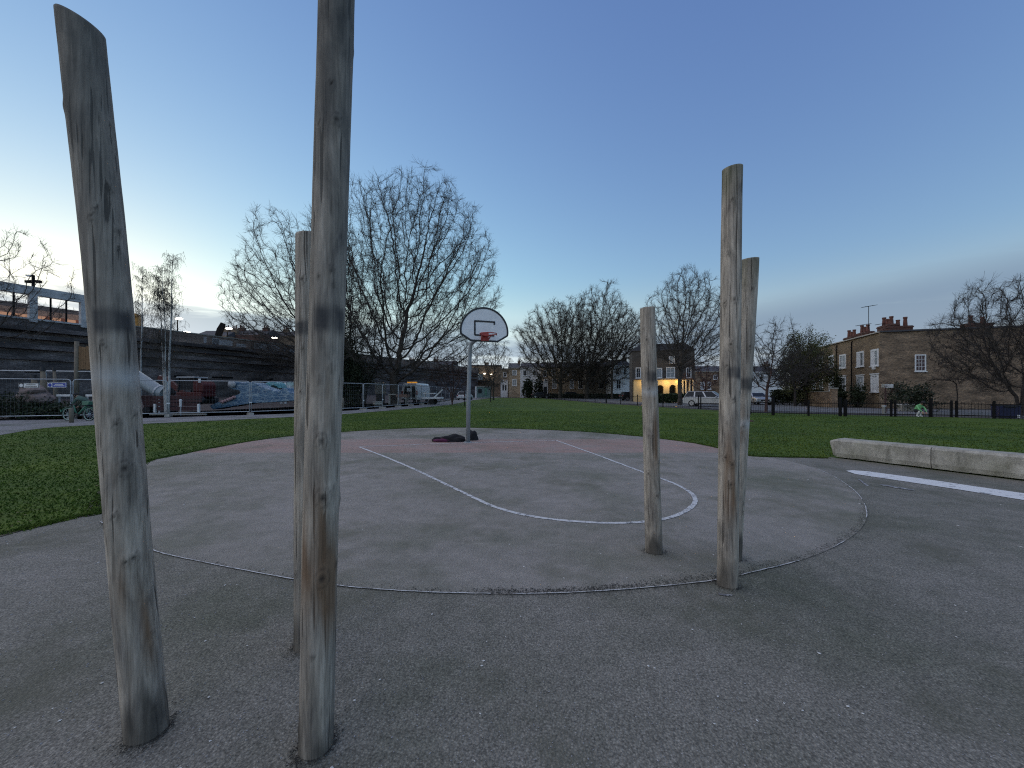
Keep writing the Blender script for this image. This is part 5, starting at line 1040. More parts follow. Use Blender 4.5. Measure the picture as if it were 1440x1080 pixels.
# mini excavator
M_EXR = pm('red_machine_paint', (.085, .012, .013), .5, var=.2); d = 29; o = pp(276, 551, d); o.z = .55; ex = thing('mini_excavator', 'small red excavator with dark cab behind the mesh fence', 'excavator', o)
for y in (-.65, .65):
    tk = [(-1.1, .0), (-.95, -.22), (.95, -.22), (1.1, 0), (1.1, .18), (.95, .36), (-.95, .36), (-1.1, .18)]; MB().prism(tk, (0, y - .18, .25), (1, 0, 0), (0, 0, 1), (0, .36, 0)).build('track', M_BLK, ex, bevel=.05)
MB().box((0, 0, .75), (1.9, 1.4, .35)).build('turntable', M_EXR, ex, bevel=.06); MB().prism([(.25, 0), (1.0, 0), (1.05, .55), (.8, .85), (.25, .9)], (0, -.65, .92), (1, 0, 0), (0, 0, 1), (0, 1.3, 0)).build('engine_cover', M_EXR, ex, bevel=.08)
cabf = MB()
for x in (-.85, .25):
    for y in (-.6, .6): cabf.bar((x, y, .9), (x + .04, y * .92, 1.98), .07)
cabf.bar((-.85, -.6, 1.1), (.25, -.6, 1.1), .06); cabf.build('cab_frame', M_BLK, ex); MB().box((-.28, 0, 2.02), (1.35, 1.3, .1)).build('cab_roof', M_STEEL, ex, bevel=.03); MB().box((-.3, 0, 1.5), (1.02, 1.1, .85)).build('cab_glass', M_GLASS, ex)
ar = MB().prism([(-.8, .85), (-1.0, 1.05), (-2.2, 2.1), (-2.75, 2.15), (-2.85, 1.9), (-2.3, 1.75), (-1.15, .75)], (0, -.12, 0), (1, 0, 0), (0, 0, 1), (0, .24, 0)).build('boom', M_EXR, ex); MB().prism([(-2.75, 2.2), (-2.5, 2.05), (-2.05, 1.25), (-2.2, 1.15)], (0, -.09, 0), (1, 0, 0), (0, 0, 1), (0, .18, 0)).build('dipper', pm('pale_dipper', (.36, .30, .28), .5), ex)
MB().prism([(-2.25, 1.2), (-1.95, 1.25), (-1.75, .85), (-2.0, .6), (-2.35, .75)], (0, -.28, 0), (1, 0, 0), (0, 0, 1), (0, .56, 0)).build('bucket', M_BLK, ex)
MB().tube([(-1.2, 0, 1.05), (-2.0, 0, 1.6)], .05, 8).build('ram', M_STEEL, ex); MB().box((.78, -.66, 1.78), (.18, .04, .3)).build('white_panel', M_WHITE, ex)
# red plank barrier
d = 24.6; x0 = pp(218, 551, d).x; x1 = pp(279.5, 551, d).x; rb = thing('plank_barrier', 'dark red plank barrier with white end posts behind the mesh fence', 'barrier', (x0, d, 0)); L = x1 - x0; z = lambda y: EYE + (HY - y) / F * d
M_RP = pm('dark_red_planks', (.055, .022, .024), .8, var=.35, scale=4)
for k, (ya, yb) in enumerate(((557, 561), (562, 565.5), (566.5, 571), (572, 577.5))): MB().box((L / 2, .05, (z(ya) + z(yb)) / 2), (L + (.3 if k < 2 else -.1), .05, z(ya) - z(yb))).build('plank', M_RP, rb)
for x in (0, L): MB().box((x, 0, z(574)), (.11, .11, z(568.5) - z(580.5))).build('end_post', M_WHITE, rb)
MB().box((L / 2, .1, .05), (L + .8, .12, .1)).build('sill', M_CONC, rb)
d = 24.4; wp_ = thing('white_bollard', 'small white figure like post above the red barrier', 'bollard', (pp(254, 551, d).x, d, .35)); MB().tube([(0, 0, .2), (0, 0, .58), (0, 0, .6), (0, 0, .68)], [.06, .07, .09, .05], 10).build('shaft', M_WHITE, wp_); MB().tube([(0, 0, -.4), (0, 0, .2)], .04, 8).build('stem', M_STEEL, wp_)
dp = thing('dump_hopper', 'dull red dump hopper left of the barrier behind the fence', 'hopper', (pp(226, 551, 26.5).x, 26.5, 0)); MB().prism([(-.7, .45), (.75, .45), (1.05, 1.25), (-.95, 1.25)], (0, -.5, 0), (1, 0, 0), (0, 0, 1), (0, 1.0, 0)).build('skip', M_RP, dp, bevel=.05)
for x in (-.5, .5): MB().tube([(x, -.55, .25), (x, .55, .25)], .25, 14).build('wheel', M_BLK, dp)
MB().bar((-.8, 0, .45), (.9, 0, .45), .5, .12).build('chassis', M_BLK, dp)

# ------------------------------------------------------------------ vehicles
M_TYRE = pm('tyre_rubber', (.014, .014, .015), .85); M_RIMS = pm('alloy_rim', (.40, .41, .43), .35, .7, .1); M_LENS = pm('headlight_lens', (.55, .57, .60), .2, 0, .1); M_TAIL = pm('tail_light_red', (.25, .02, .02), .3); M_PLATE = pm('number_plate', (.55, .55, .5), .5)
def wheel(parent, x, y, r_, side):
    w = MB().tube([(x, y - .1, r_), (x, y + .1, r_)], r_, 20).build('wheel', M_TYRE, parent, False, .02); MB().tube([(x, y + side * .085, r_), (x, y + side * .112, r_)], r_ * .66, 20).build('rim', M_RIMS, w)
    h = MB()
    for k in range(5): a = k * 1.2566; h.bar((x, y + side * .118, r_), (x + .6 * r_ * math.cos(a), y + side * .118, r_ + .6 * r_ * math.sin(a)), .06, .012, (0, 1, 0))
    tag(h.build('spokes', M_RIMS, w), kind='stuff')
def car(name, label, loc, rz, paint, kind='estate', L=4.7, Wd=1.82, Hh=1.52):
    t = thing(name, label, 'car', loc, rz, 'cars parked round the green'); hw = Wd / 2; r_ = .33
    lower = [(-L / 2, .42), (-L / 2 + .04, .30), (-L * .39, .24), (L * .39, .24), (L / 2 - .05, .30), (L / 2, .45), (L / 2 - .03, .66), (L / 2 - .25, .80), (L * .22, .97), (-L * .36, 1.0), (-L / 2 + .08, .93), (-L / 2, .70)]
    if kind == 'saloon': lower = [(-L / 2, .45), (-L / 2 + .05, .30), (-L * .39, .24), (L * .39, .24), (L / 2 - .05, .30), (L / 2, .45), (L / 2 - .03, .64), (L / 2 - .25, .78), (L * .2, .93), (-L * .30, .98), (-L / 2 + .1, .95), (-L / 2, .75)]
    MB().prism(lower, (0, -hw, 0), (1, 0, 0), (0, 0, 1), (0, Wd, 0)).build('body', paint, t, False, .07, 3)
    if kind == 'estate': g0, g1 = [(-L / 2 + .10, .95), (L * .24, .95)], [(-L * .40, Hh), (L * .075, Hh)]; roofz = [(-L * .405, Hh - .07), (-L * .36, Hh), (-.02 * L, Hh + .02), (L * .075, Hh - .05)]
    else: g0, g1 = [(-L * .36, .95), (L * .22, .93)], [(-L * .22, Hh - .06), (L * .05, Hh - .06)]
    b0, b1 = hw - .06, hw - .24
    V = [(g0[0][0], -b0, g0[0][1]), (g0[1][0], -b0, g0[1][1]), (g0[1][0], b0, g0[1][1]), (g0[0][0], b0, g0[0][1]), (g1[0][0], -b1, g1[0][1]), (g1[1][0], -b1, g1[1][1]), (g1[1][0], b1, g1[1][1]), (g1[0][0], b1, g1[0][1])]
    m = MB(); m.add(V, [(3, 2, 1, 0), (4, 5, 6, 7), (0, 1, 5, 4), (1, 2, 6, 5), (2, 3, 7, 6), (3, 0, 4, 7)]); cabn = m.build('roof', paint, t, False, .06, 3)
    def quad(nm, pts, out, mt):
        c = [Vector(p) for p in pts]; n_ = (c[1] - c[0]).cross(c[3] - c[0]).normalized(); cc = sum(c, Vector()) / 4
        if n_.dot(Vector(out)) < 0: n_ = -n_
        Q = [cc + (p - cc) * .86 for p in c]; MB().add([p + n_ * .012 for p in Q] + [p - n_ * .05 for p in Q], [(0, 1, 2, 3), (7, 6, 5, 4), (0, 4, 5, 1), (1, 5, 6, 2), (2, 6, 7, 3), (3, 7, 4, 0)]).build(nm, mt, t)
    lerp = lambda a, b_, k: tuple(a[i] + (b_[i] - a[i]) * k for i in range(3))
    for s_, (i0, i1, i2, i3) in ((-1, (0, 1, 5, 4)), (1, (3, 2, 6, 7))):
        cuts = (0, .30, .62, 1) if kind == 'estate' else (0.04, .48, 1)
        for a, b_ in zip(cuts, cuts[1:]): quad('side_window', [lerp(V[i0], V[i1], a), lerp(V[i0], V[i1], b_), lerp(V[i3], V[i2], b_), lerp(V[i3], V[i2], a)], (0, s_, .3), M_GLASS)
    quad('windscreen', [V[1], V[2], V[6], V[5]], (1, 0, .3), M_GLASS); quad('rear_window', [V[0], V[3], V[7], V[4]], (-1, 0, .3), M_GLASS)
    for x in (-L * .31, L * .31):
        for s_ in (-1, 1): wheel(t, x, s_ * (hw - .09), r_, s_)
    for s_ in (-1, 1):
        MB().box((L / 2 - .10, s_ * (hw - .28), .67), (.22, .42, .15), -s_ * .25).build('headlight', M_LENS, t, bevel=.03); MB().box((-L / 2 + .06, s_ * (hw - .17), .82), (.12, .26, .2)).build('tail_light', M_TAIL, t, bevel=.03)
        MB().box((L * .17, s_ * (hw + .07), 1.0), (.14, .2, .13)).build('door_mirror', paint, t, bevel=.03); MB().box((0, s_ * (hw + .004), .33), (L * .46, .02, .09)).build('sill_trim', M_BLK, t)
        for x in (.05, -.95): MB().box((x, s_ * (hw + .006), .86), (.18, .025, .03)).build('door_handle', paint, t)
    MB().box((L / 2 - .02, 0, .52), (.06, .9, .16)).build('grille', M_BLK, t); MB().box((L / 2 + .012, 0, .40), (.02, .52, .11)).build('number_plate', M_PLATE, t); MB().box((-L / 2 - .005, 0, .74), (.02, .52, .11)).build('number_plate', M_PLATE, t)
    return t
M_SILV = pm('silver_car_paint', (.46, .48, .50), .28, .5, .04, bmp=0); M_BLKP = pm('black_car_paint', (.014, .015, .017), .2, 0, .1, bmp=0); M_WHP = pm('white_car_paint', (.70, .72, .73), .3, 0, .04, bmp=0)
def place(px, d): return ((px - CX) / F * d, d, 0.004)
car('estate_car', 'silver estate car parked on the road left of the mossy topped pole', place(998, 39.0), rad(-40), M_SILV, 'estate', 4.75, 1.85, 1.55)
car('saloon_car', 'far silver saloon facing the green right of the leaning pole', place(1063.5, 46), rad(-100), M_SILV, 'saloon', 4.5, 1.8, 1.45)
car('hatchback_car', 'black car parked behind the shortest pole', place(889, 66), rad(8), M_BLKP, 'estate', 4.1, 1.75, 1.5)
car('hatchback_car', 'black car parked in front of the far white porch', place(760, 90), rad(4), M_BLKP, 'saloon', 4.2, 1.75, 1.48)
car('hatchback_car', 'dark car tucked under the two dense bare trees', place(806, 90.5), rad(2), M_BLKP, 'estate', 4.2, 1.75, 1.48)
car('hatchback_car', 'black car glimpsed behind the silver estate car', place(1000, 62), rad(10), M_BLKP, 'estate', 4.2, 1.75, 1.55)
car('hatchback_car', 'white and blue car at the end of the path behind the hoop post', place(654, 72), rad(75), M_WHP, 'estate', 4.0, 1.75, 1.5)
# white van seen from behind
d = 49; vn = thing('white_van', 'white van with a dark open back and amber light bar under the plane tree', 'van', place(576, d), rad(-6))
MB().prism([(-1.05, .45), (1.05, .45), (1.08, 1.5), (.92, 2.45), (.75, 2.6), (-.75, 2.6), (-.92, 2.45), (-1.08, 1.5)], (0, 0, 0), (1, 0, 0), (0, 0, 1), (0, 5.0, 0)).build('body', M_WHP, vn, False, .08, 3)
MB().prism([(-.72, .75), (.78, .75), (.80, 1.6), (.68, 2.2), (-.60, 2.2), (-.75, 1.6)], (0, -.03, 0), (1, 0, 0), (0, 0, 1), (0, .06, 0)).build('rear_opening', M_BLKP, vn)
MB().box((.0, -.06, 1.75), (.62, .04, .42)).build('white_panel', M_WHITE, vn); MB().box((.15, .5, 2.70), (1.25, .3, .16)).build('light_bar', pm('amber_lamp', (.7, .3, .04), .4, emit=(1, .45, .05), es=.06, bmp=0), vn)
MB().box((0, -.06, .55), (2.0, .12, .2)).build('bumper', M_BLK, vn)
for s_ in (-1, 1): MB().box((s_ * .98, -.02, 1.35), (.14, .06, .5)).build('tail_light', M_TAIL, vn)
for x in (-.88, .88):
    for y in (.9, 4.1): MB().tube([(x - .1, y, .34), (x + .1, y, .34)], .34, 18).build('wheel', M_TYRE, vn)
d = 46; wt_ = thing('white_trailer', 'low white trailer with a raised frame right of the van', 'trailer', place(608, d), rad(-8)); MB().box((0, 0, .75), (2.4, 1.2, .18)).build('deck', M_WHITE, wt_, bevel=.03)
for s_ in (-1, 1): MB().tube([(.1, s_ * .62 - .08, .32), (.1, s_ * .62 + .08, .32)], .32, 16).build('wheel', M_TYRE, wt_)
MB().bar((-1.2, 0, .7), (-2.1, 0, .6), .08).build('drawbar', M_STEEL, wt_); MB().bar((.2, 0, .8), (1.25, 0, 1.75), .14).build('arm', M_WHITE, wt_); MB().bar((-.9, 0, .8), (-.9, 0, 1.5), .1).build('mast', M_STEEL, wt_); MB().box((-.3, 0, 1.3), (1.3, .8, .12)).build('tray', M_WHITE, wt_)
d = 44; tb_ = thing('work_table', 'brown topped work table with pale legs in front of the van', 'table', place(561, d), rad(-5)); MB().box((.45, 0, 1.05), (1.3, .8, .32)).build('table_top', pm('brown_box', (.20, .12, .09), .8), tb_)
for x in (0, .95):
    for y in (-.32, .32): MB().box((x, y, .45), (.09, .09, .9)).build('leg', M_CONC, tb_)
MB().box((-.75, 0, 1.2), (.95, .4, .12)).build('side_bench', M_CONC, tb_); MB().box((-1.1, 0, .62), (.12, .3, 1.15)).build('bench_leg', M_CONC, tb_)
for i, (px, py, d, w, h, lab) in enumerate(((486, 541, 52, .9, .5, 'white box behind the fence right of the tallest pole'), (501, 544, 50, 1.6, 1.3, 'pale cabinet behind the fence under the evergreen'), (535, 546, 50, 1.3, 1.5, 'grey white cabinet behind the fence left of the table'), (531, 567, 37, .7, .25, 'small pale slab on the ground inside the fence'))):
    p = pp(px, py, d); t = thing('site_box', lab, 'box', (p.x, d, max(.05, p.z - h / 2)), .2 * i, 'boxes and slabs inside the fence'); MB().box((0, 0, h / 2), (w, .6, h)).build('body', M_CONC if i else M_WHITE, t, bevel=.03); MB().box((0, 0, h + .02), (w + .08, .68, .05)).build('lid', M_WHITE if i < 3 else M_CONC, t)
    if p.z - h / 2 > .1: MB().box((0, 0, -(p.z - h / 2) / 2), (w * .8, .5, p.z - h / 2)).build('base', M_SOIL, t)

# ------------------------------------------------------------------ black railings on the right
rail_pts = [Vector((*gp(1055, 583), 0)), Vector((*gp(1140, 585), 0)), Vector((*gp(1260, 586), 0)), Vector((*gp(1345, 587), 0)), Vector((*gp(1440, 590), 0)), Vector((30.5, 18.6, 0))]
railing = thing('iron_railing', 'low black iron railing along the right edge of the lawn', 'fence', rail_pts[0]); o0 = rail_pts[0]
RH = .92
for a, b_ in zip(rail_pts, rail_pts[1:]):
    a, b_ = a - o0, b_ - o0
    for z in (.14, RH - .12): MB().bar(a + Vector((0, 0, z)), b_ + Vector((0, 0, z)), .035, .012 + .03).build('rail', M_IRON, railing)
    m = MB(); n_ = int((b_ - a).length / .125)
    for i in range(n_): p = a.lerp(b_, (i + .5) / n_); m.tube([p, p + Vector((0, 0, RH))], .0095, 4)
    tag(m.build('bars', M_IRON, railing), kind='stuff')
def rail_at(px):
    k = (px - CX) / F
    for a, b_ in zip(rail_pts, rail_pts[1:]):
        dx, dy = b_ - a and (b_ - a).x, (b_ - a).y; t = (a.x - k * a.y) / (k * dy - dx)
        if 0 <= t <= 1: return a.lerp(b_, t)
    return rail_pts[-1]
for px, h in ((1087, 1.22), (1137, 1.0), (1181.5, 1.16), (1189, 1.05), (1253, 1.0), (1259, 1.0), (1309, 1.1), (1338, 1.0), (1345, .98), (1398, 1.0)):
    p = rail_at(px) - o0; MB().box((p.x, p.y, h / 2), (.13 if h > 1.0 else .09, .13 if h > 1.0 else .09, h), .5).build('post', M_IRON, railing)
far_pts = [Vector((*gp(1055, 583), 0)), Vector((16.4, 33.8, 0)), Vector((14.4, 38, 0)), Vector((12.2, 50, 0)), Vector((9.2, 72, 0)), Vector((7.0, 93, 0)), Vector((-3, 94.5, 0))]
fr2 = thing('iron_railing', 'thin dark railing along the far edge of the lawn', 'fence', far_pts[0])
for a, b_ in zip(far_pts, far_pts[1:]):
    a, b_ = a - far_pts[0], b_ - far_pts[0]
    for z in (.14, .98): MB().bar(a + Vector((0, 0, z)), b_ + Vector((0, 0, z)), .03, .025).build('rail', M_IRON, fr2)
    m = MB(); n_ = int((b_ - a).length / .2)
    for i in range(n_): p = a.lerp(b_, (i + .5) / n_); m.tube([p, p + Vector((0, 0, 1.1))], .008, 3)
    tag(m.build('bars', M_IRON, fr2), kind='stuff')
    for i in range(int((b_ - a).length / 4) + 1): p = a.lerp(b_, i * 4 / (b_ - a).length); MB().box((p.x, p.y, .6), (.07, .07, 1.2)).build('post', M_IRON, fr2)
# posts, signs and bins near the railing
d = 19.6; p = pp(1052.5, 551, d); wpst = thing('white_post', 'slim peeling white post in the lawn beside the leaning pole', 'post', (p.x, d, 0)); MB().tube([(0, 0, -.05), (.02, 0, 1.0), (.03, 0, 2.1)], [.06, .05, .045], 10).build('shaft', M_BIRCH, wpst, True); MB().tube([(0, 0, .0), (0, 0, .05)], [.26, .2], 14).build('soil_ring', pm('red_soil', (.07, .035, .03), .95), wpst)
d = 27.5; p = pp(1250, 542.7, d); ss = thing('street_sign', 'white street name plate on a brown post before the long side wall', 'sign', (p.x, d, 0)); MB().box((.0, 0, p.z), (.62, .03, .26)).build('plate', M_WHITE, ss); MB().box((-.42, 0, p.z + .02), (.2, .03, .22)).build('side_plate', pm('cream_plate', (.6, .58, .5), .6), ss); MB().tube([(-.22, .04, 0), (-.22, .04, p.z + .1)], .045, 8).build('post', M_RUST, ss)
d = 22.0; p = pp(1414, 579, d); nb_ = thing('litter_bin', 'wide navy blue bin standing at the railing near the right edge', 'bin', (p.x, d, 0), -.35); M_NAVY = pm('navy_plastic', (.010, .012, .05), .5, var=.2)
MB().box((0, 0, .36), (.86, .6, .66), 0, 1.05).build('body', M_NAVY, nb_, bevel=.03); MB().box((0, 0, .74), (.95, .68, .10)).build('lid', pm('dark_bin_lid', (.02, .02, .03), .5), nb_, bevel=.03); MB().box((0, -.36, .66), (.5, .06, .05)).build('handle', M_BLK, nb_)
for x in (-.32, .32): MB().tube([(x - .05, .28, .07), (x + .05, .28, .07)], .07, 10).build('wheel', M_TYRE, nb_)
MB().box((.33, -.33, .12), (.1, .02, .16)).build('white_label', M_WHITE, nb_)
for px, pyt, d, w, h, lab in ((1273.5, 578, 30, .85, .5, 'pale box on the ground between the railing and the side wall'), (1243, 574, 25, .14, .55, 'short pale marker post at the railing')):
    p = pp(px, pyt, d); t = thing('pale_box', lab, 'box', (p.x, d, 0)); MB().box((0, 0, h / 2), (w, .12 if w < .2 else .4, h)).build('body', M_CONC, t, bevel=.02); MB().box((0, 0, h + .03), (w * 1.15, .15 if w < .2 else .44, .06)).build('cap', M_WHITE, t)
ev = thing('dark_van_roof', 'long dark parked car behind the railing left of the crouching person', 'car', (pp(1252, 551, 28.5).x, 29.5, 0)); bpy.data.objects.remove(ev)
for px, d, h, lab in ((482.5, 31.5, 1.0, 'short timber marker post beside the path right of the tallest pole'), (100.5, 18.6, .72, 'short timber post in the grass in front of the green bicycle'), (653.5, 40, 1.6, 'thin dark post at the path edge beside the hoop post')):
    p = pp(px, 551, d); t = tag(MB().tube([(0, 0, -.05), (0, 0, h * .9), (0, 0, h)], [.085 if h < 1.5 else .05, .08 if h < 1.5 else .045, .05], 10).build('marker_post', M_TIMB if h < 1.5 else M_IRON, None, True), lab, 'post'); t.location = (p.x, d, 0)

# ------------------------------------------------------------------ bicycle
def bicycle(label, loc, rz, m):
    t = thing('bicycle', label, 'bicycle', loc, rz); R_ = .33; xr, xf = -.56, .62
    for x in (xr, xf):
        w = MB().tube([(x + R_ * math.cos(a), 0, R_ + R_ * math.sin(a)) for a in np.linspace(0, 2 * math.pi, 29)], .024, 7, False).build('wheel', M_TYRE, t, True)
        MB().tube([(x + (R_ - .03) * math.cos(a), 0, R_ + (R_ - .03) * math.sin(a)) for a in np.linspace(0, 2 * math.pi, 29)], .016, 6, False).build('rim', pm('pale_green_rim', (.30, .42, .36), .5), w, True)
        s_ = MB()
        for k in range(12): a = k * math.pi / 6; s_.tube([(x, 0, R_), (x + (R_ - .03) * math.cos(a), 0, R_ + (R_ - .03) * math.sin(a))], .004, 4)
        s_.tube([(x, -.06, R_), (x, .06, R_)], .035, 8); tag(s_.build('spokes', M_STEEL, w), kind='stuff')
        MB().tube([(x + (R_ + .045) * math.cos(a), 0, R_ + (R_ + .045) * math.sin(a)) for a in np.linspace(.3, 2.7, 12)], .022, 6).build('mudguard', m, t, True)
    bb = (-.06, 0, .29); hd = (.44, 0, .78); st_ = (-.20, 0, .62)
    f = MB(); f.tube([hd, (.1, 0, .42), bb], .038, 10); f.tube([bb, st_, (-.24, 0, .80)], .028, 8); f.tube([(xr, .06, R_), bb], .016, 6); f.tube([(xr, -.06, R_), bb], .016, 6); f.tube([(xr, .05, R_), st_], .014, 6); f.tube([(xr, -.05, R_), st_], .014, 6); f.tube([(.46, 0, .68), (.40, 0, .98)], .028, 8)
    f.build('frame', m, t, True)
    fk = MB(); fk.tube([(.46, 0, .68), (.5, .06, .6), (xf, .06, R_)], .018, 6); fk.tube([(.46, 0, .68), (.5, -.06, .6), (xf, -.06, R_)], .018, 6); fk.build('fork', m, t, True)
    MB().tube([(.40, 0, .98), (.36, 0, 1.06)], .02, 7).build('stem', M_BLK, t); MB().tube([(.22, -.30, 1.10), (.36, -.18, 1.07), (.37, 0, 1.06), (.36, .18, 1.07), (.22, .30, 1.10)], .015, 7).build('handlebar', M_BLK, t, True)
    MB().prism([(-.14, 0), (.12, -.035), (.14, 0), (.12, .035), (-.14, .09), (-.16, 0), (-.14, -.09)], (-.25, 0, .80), (1, 0, 0), (0, 1, 0), (0, 0, .06)).build('saddle', M_BLK, t, bevel=.015)
    MB().prism([(0, 0), (.34, .03), (.40, .20), (.02, .22)], (.40, -.15, .80), (1, 0, 0), (0, 0, 1), (0, .30, 0)).build('basket', m, t)
    MB().tube([(-.06, -.05, .29), (-.06, .05, .29)], .09, 14).build('chainring', M_BLK, t)
    ck = MB(); ck.bar((-.06, -.09, .29), (.06, -.09, .16), .02); ck.bar((-.06, .09, .29), (-.18, .09, .42), .02); ck.box((.06, -.14, .16), (.09, .1, .02)); ck.box((-.18, .14, .42), (.09, .1, .02)); ck.build('pedal', M_BLK, t)
    MB().bar((-.72, 0, .74), (-.3, 0, .74), .12, .02).build('carrier', M_BLK, t); MB().box((-.94, 0, .5), (.05, .1, .12)).build('rear_lamp', m, t)
    return t
M_GRN = pm('green_bike_paint', (.045, .16, .11), .45, var=.15)
bp = pp(110, 551, 20.0); bicycle('green hire bicycle on the path in front of the person in a green jacket', (bp.x, 20.0, .008), rad(-4), M_GRN)

# ------------------------------------------------------------------ people
def person(label, loc, rz, J, rads, edges, regions, mats, hair_m, hands, head, look, cat='person'):
    "one skinned body; J joint -> position, regions bone -> material slot"
    t = thing('person', label, cat, loc, rz); names = list(J); idx = {k: i for i, k in enumerate(names)}
    V = [Vector(J[k]) for k in names]; E_ = [(idx[a], idx[b_]) for a, b_ in edges]; R_ = [rads[k] for k in names]
    bones = [(a, b_, regions.get((a, b_), 0)) for a, b_ in edges]
    for hk, (wr, dirv, side) in hands.items():                       # palm, four unequal curled fingers, thumb
        d = Vector(dirv).normalized(); sd = Vector(side).normalized(); dn = d.cross(sd).normalized(); w = Vector(J[wr])
        palm = len(V); V.append(w + d * .07); R_.append(.030); E_.append((idx[wr], palm)); bones.append((w, V[palm], 2))
        for q, (off, L1) in enumerate(((-.032, .070), (-.011, .080), (.011, .075), (.032, .058))):
            k = len(V); a = w + d * .10 + sd * off; b_ = a + d * (L1 * .5) + dn * .010; c = b_ + d * (L1 * .25) + dn * (L1 * .45); V += [a, b_, c]; R_ += [.0105, .0095, .008]; E_ += [(palm, k), (k, k + 1), (k + 1, k + 2)]; bones += [(a, c, 2)]
        k = len(V); a = w + d * .04 + sd * -.038; b_ = a + d * .035 + sd * -.018; c = b_ + d * .028 + dn * .012; V += [a, b_, c]; R_ += [.012, .011, .009]; E_ += [(palm, k), (k, k + 1), (k + 1, k + 2)]; bones += [(a, c, 2)]
    me = bpy.data.meshes.new('body'); me.from_pydata([tuple(v) for v in V], E_, []); o = link('body', me, None, t)
    sk = o.modifiers.new('skin', 'SKIN'); me.skin_vertices
    for i, v in enumerate(me.skin_vertices[0].data): v.radius = (R_[i], R_[i]); v.use_root = (i == idx['pelvis'])
    sb = o.modifiers.new('sub', 'SUBSURF'); sb.levels = sb.render_levels = 2
    dg = bpy.context.evaluated_depsgraph_get(); dg.update(); nm = bpy.data.meshes.new_from_object(o.evaluated_get(dg)); o.modifiers.clear(); o.data = nm
    nm.materials.clear()
    for m in mats: nm.materials.append(m)
    seg = []
    for a, b_, r_ in bones:
        A = Vector(J[a]) if isinstance(a, str) else a; B = Vector(J[b_]) if isinstance(b_, str) else b_; seg.append((A, B - A, r_))
    for p in nm.polygons:
        c = p.center; best, bi = 9, 0
        for A, D, r_ in seg:
            k = max(0, min(1, (c - A).dot(D) / max(D.length_squared, 1e-9))); q = (c - A - D * k).length
            if q < best: best, bi = q, r_
        p.material_index = bi; p.use_smooth = True
    # head details: hair, eyes, nose, mouth, ears
    h = Vector(J[head]); f = Vector(look).normalized(); r_ = f.cross(Vector((0, 0, 1))).normalized(); u_ = r_.cross(f)
    hb = MB().blob((0, 0, 0), (.105, .105, .11), 3, .12, 3, 4); hb.v = [tuple(h + r_ * x + f * (y - .022) + u_ * (z + .03)) for x, y, z in hb.v]; hb.build('hair', hair_m, t, True)
    eb = MB()
    for s_ in (-1, 1): eb.blob(h + f * .085 + r_ * (.033 * s_) + u_ * .0, (.012, .012, .009), 1, 0, 1)
    eb.build('eyes', M_BLK, t); MB().blob(h + f * .105 - u_ * .025, (.014, .016, .02), 1, 0, 1).build('nose', mats[2], t, True); MB().blob(h + f * .090 - u_ * .058, (.024, .010, .007), 1, 0, 1).build('mouth', pm('lips', (.22, .09, .08), .6), t)
    for s_ in (-1, 1): MB().blob(h + r_ * (.092 * s_) - u_ * .005, (.014, .02, .032), 1, 0, 1).build('ear', mats[2], t, True)
    return t
EDG = [('pelvis', 'waist'), ('waist', 'chest'), ('chest', 'neck'), ('neck', 'head'), ('head', 'crown'), ('chest', 'shl'), ('shl', 'ell'), ('ell', 'wrl'), ('chest', 'shr'), ('shr', 'elr'), ('elr', 'wrr'),
       ('pelvis', 'hil'), ('hil', 'knl'), ('knl', 'anl'), ('anl', 'tol'), ('pelvis', 'hir'), ('hir', 'knr'), ('knr', 'anr'), ('anr', 'tor')]
RADS = dict(pelvis=.14, waist=.135, chest=.155, neck=.055, head=.088, crown=.07, shl=.075, shr=.075, ell=.05, elr=.05, wrl=.032, wrr=.032, hil=.10, hir=.10, knl=.065, knr=.065, anl=.045, anr=.045, tol=.038, tor=.038)
M_SKIN = pm('skin', (.36, .22, .16), .6, var=.1); M_GJ = pm('green_jacket', (.055, .105, .085), .8, var=.3, scale=6); M_TRO = pm('dark_trousers', (.02, .022, .03), .9); M_HAIR = pm('dark_hair', (.012, .010, .010), .7); M_SHOE = pm('dark_shoe', (.02, .02, .02), .7)
REG = {('pelvis', 'waist'): 0, ('chest', 'neck'): 0, ('neck', 'head'): 2, ('head', 'crown'): 2, ('pelvis', 'hil'): 1, ('hil', 'knl'): 1, ('knl', 'anl'): 1, ('anl', 'tol'): 3, ('pelvis', 'hir'): 1, ('hir', 'knr'): 1, ('knr', 'anr'): 1, ('anr', 'tor'): 3}
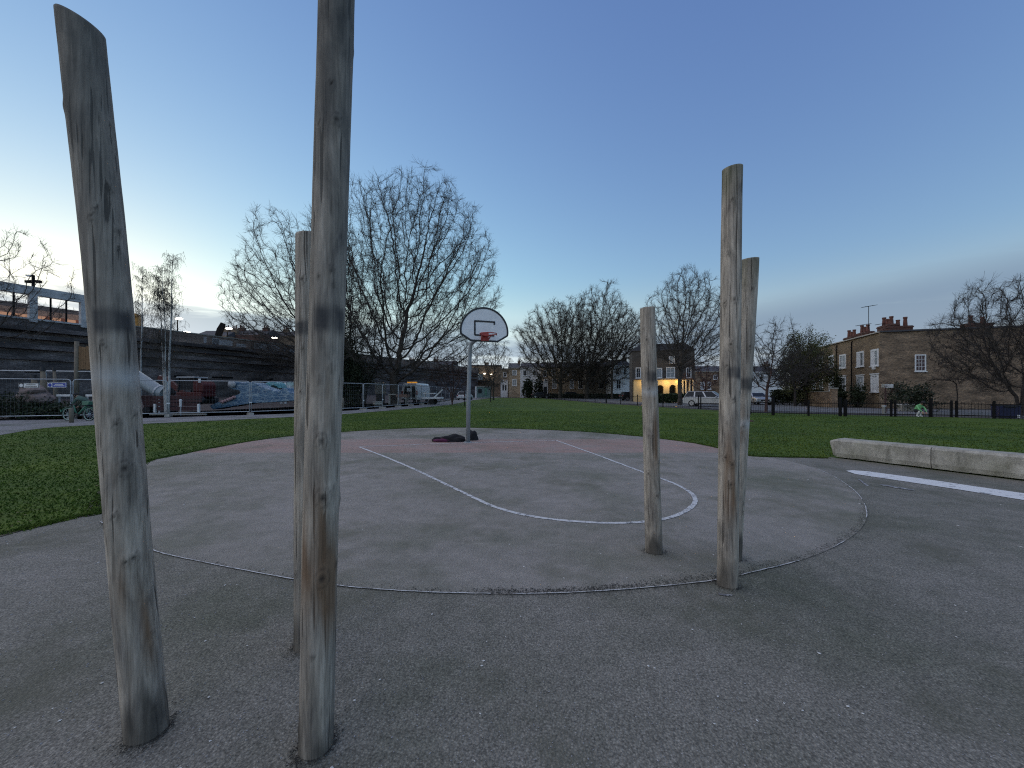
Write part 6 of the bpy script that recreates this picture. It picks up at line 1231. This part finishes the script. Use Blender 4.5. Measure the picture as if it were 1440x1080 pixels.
# standing behind the bicycle, bent forward over it towards the left
JB = dict(pelvis=(.30, .05, .86), waist=(.16, .04, 1.0), chest=(-.08, .02, 1.14), neck=(-.24, 0, 1.24), head=(-.34, -.02, 1.30), crown=(-.40, -.02, 1.38), shl=(-.12, -.19, 1.12), ell=(-.26, -.25, .86), wrl=(-.42, -.20, .68), shr=(-.10, .20, 1.14), elr=(-.26, .26, .90), wrr=(-.42, .22, .72),
          hil=(.28, -.10, .80), knl=(.14, -.13, .46), anl=(.26, -.13, .09), tol=(.10, -.15, .04), hir=(.30, .12, .80), knr=(.20, .15, .45), anr=(.34, .15, .09), tor=(.18, .17, .04))
pb = pp(116.5, 551, 20.9); person('person with dark hair in a green jacket bending over the green bicycle', (pb.x, 20.9, .008), rad(4), JB, RADS, EDG, REG, [M_GJ, M_TRO, M_SKIN, M_SHOE], M_HAIR, {'l': ('wrl', (-.6, .1, -.8), (.1, 1, 0)), 'r': ('wrr', (-.6, -.1, -.8), (.1, -1, 0))}, 'head', (-.75, -.3, -.5))
# child crouching by the railing
JC = dict(pelvis=(.02, .02, .34), waist=(.03, .0, .47), chest=(-.03, -.06, .60), neck=(-.09, -.11, .68), head=(-.15, -.16, .735), crown=(-.18, -.19, .79), shl=(-.10, .06, .60), ell=(-.18, .02, .44), wrl=(-.22, -.10, .30), shr=(.06, -.16, .60), elr=(.0, -.28, .45), wrr=(-.08, -.30, .28),
          hil=(-.03, .08, .30), knl=(-.18, -.02, .34), anl=(-.06, .06, .07), tol=(-.18, .0, .035), hir=(.08, -.03, .30), knr=(.0, -.20, .34), anr=(.08, -.10, .07), tor=(-.01, -.19, .035))
JC = {k: (x * 1.15, y * 1.15, z * 1.12) for k, (x, y, z) in JC.items()}; RC = {k: v * .78 for k, v in RADS.items()}; RC.update(head=.08, crown=.065, pelvis=.13, waist=.125, chest=.14, neck=.05)
M_LIME = pm('bright_lime_jacket', (.20, .50, .22), .7, var=.15); M_WTS = pm('white_trainers', (.7, .7, .7), .7)
REG2 = dict(REG); REG2[('knl', 'anl')] = 3; REG2[('knr', 'anr')] = 3
pc = pp(1290.5, 551, 22.9); person('small person crouching in a lime green top and black shorts by the railing', (pc.x, 22.9, 0), rad(60), JC, RC, EDG, REG2, [M_LIME, M_TRO, M_SKIN, M_WTS], M_HAIR, {'l': ('wrl', (-.4, -.2, -.8), (.3, 1, 0)), 'r': ('wrr', (-.4, .1, -.8), (.3, -1, 0))}, 'head', (-.6, -.6, -.4))
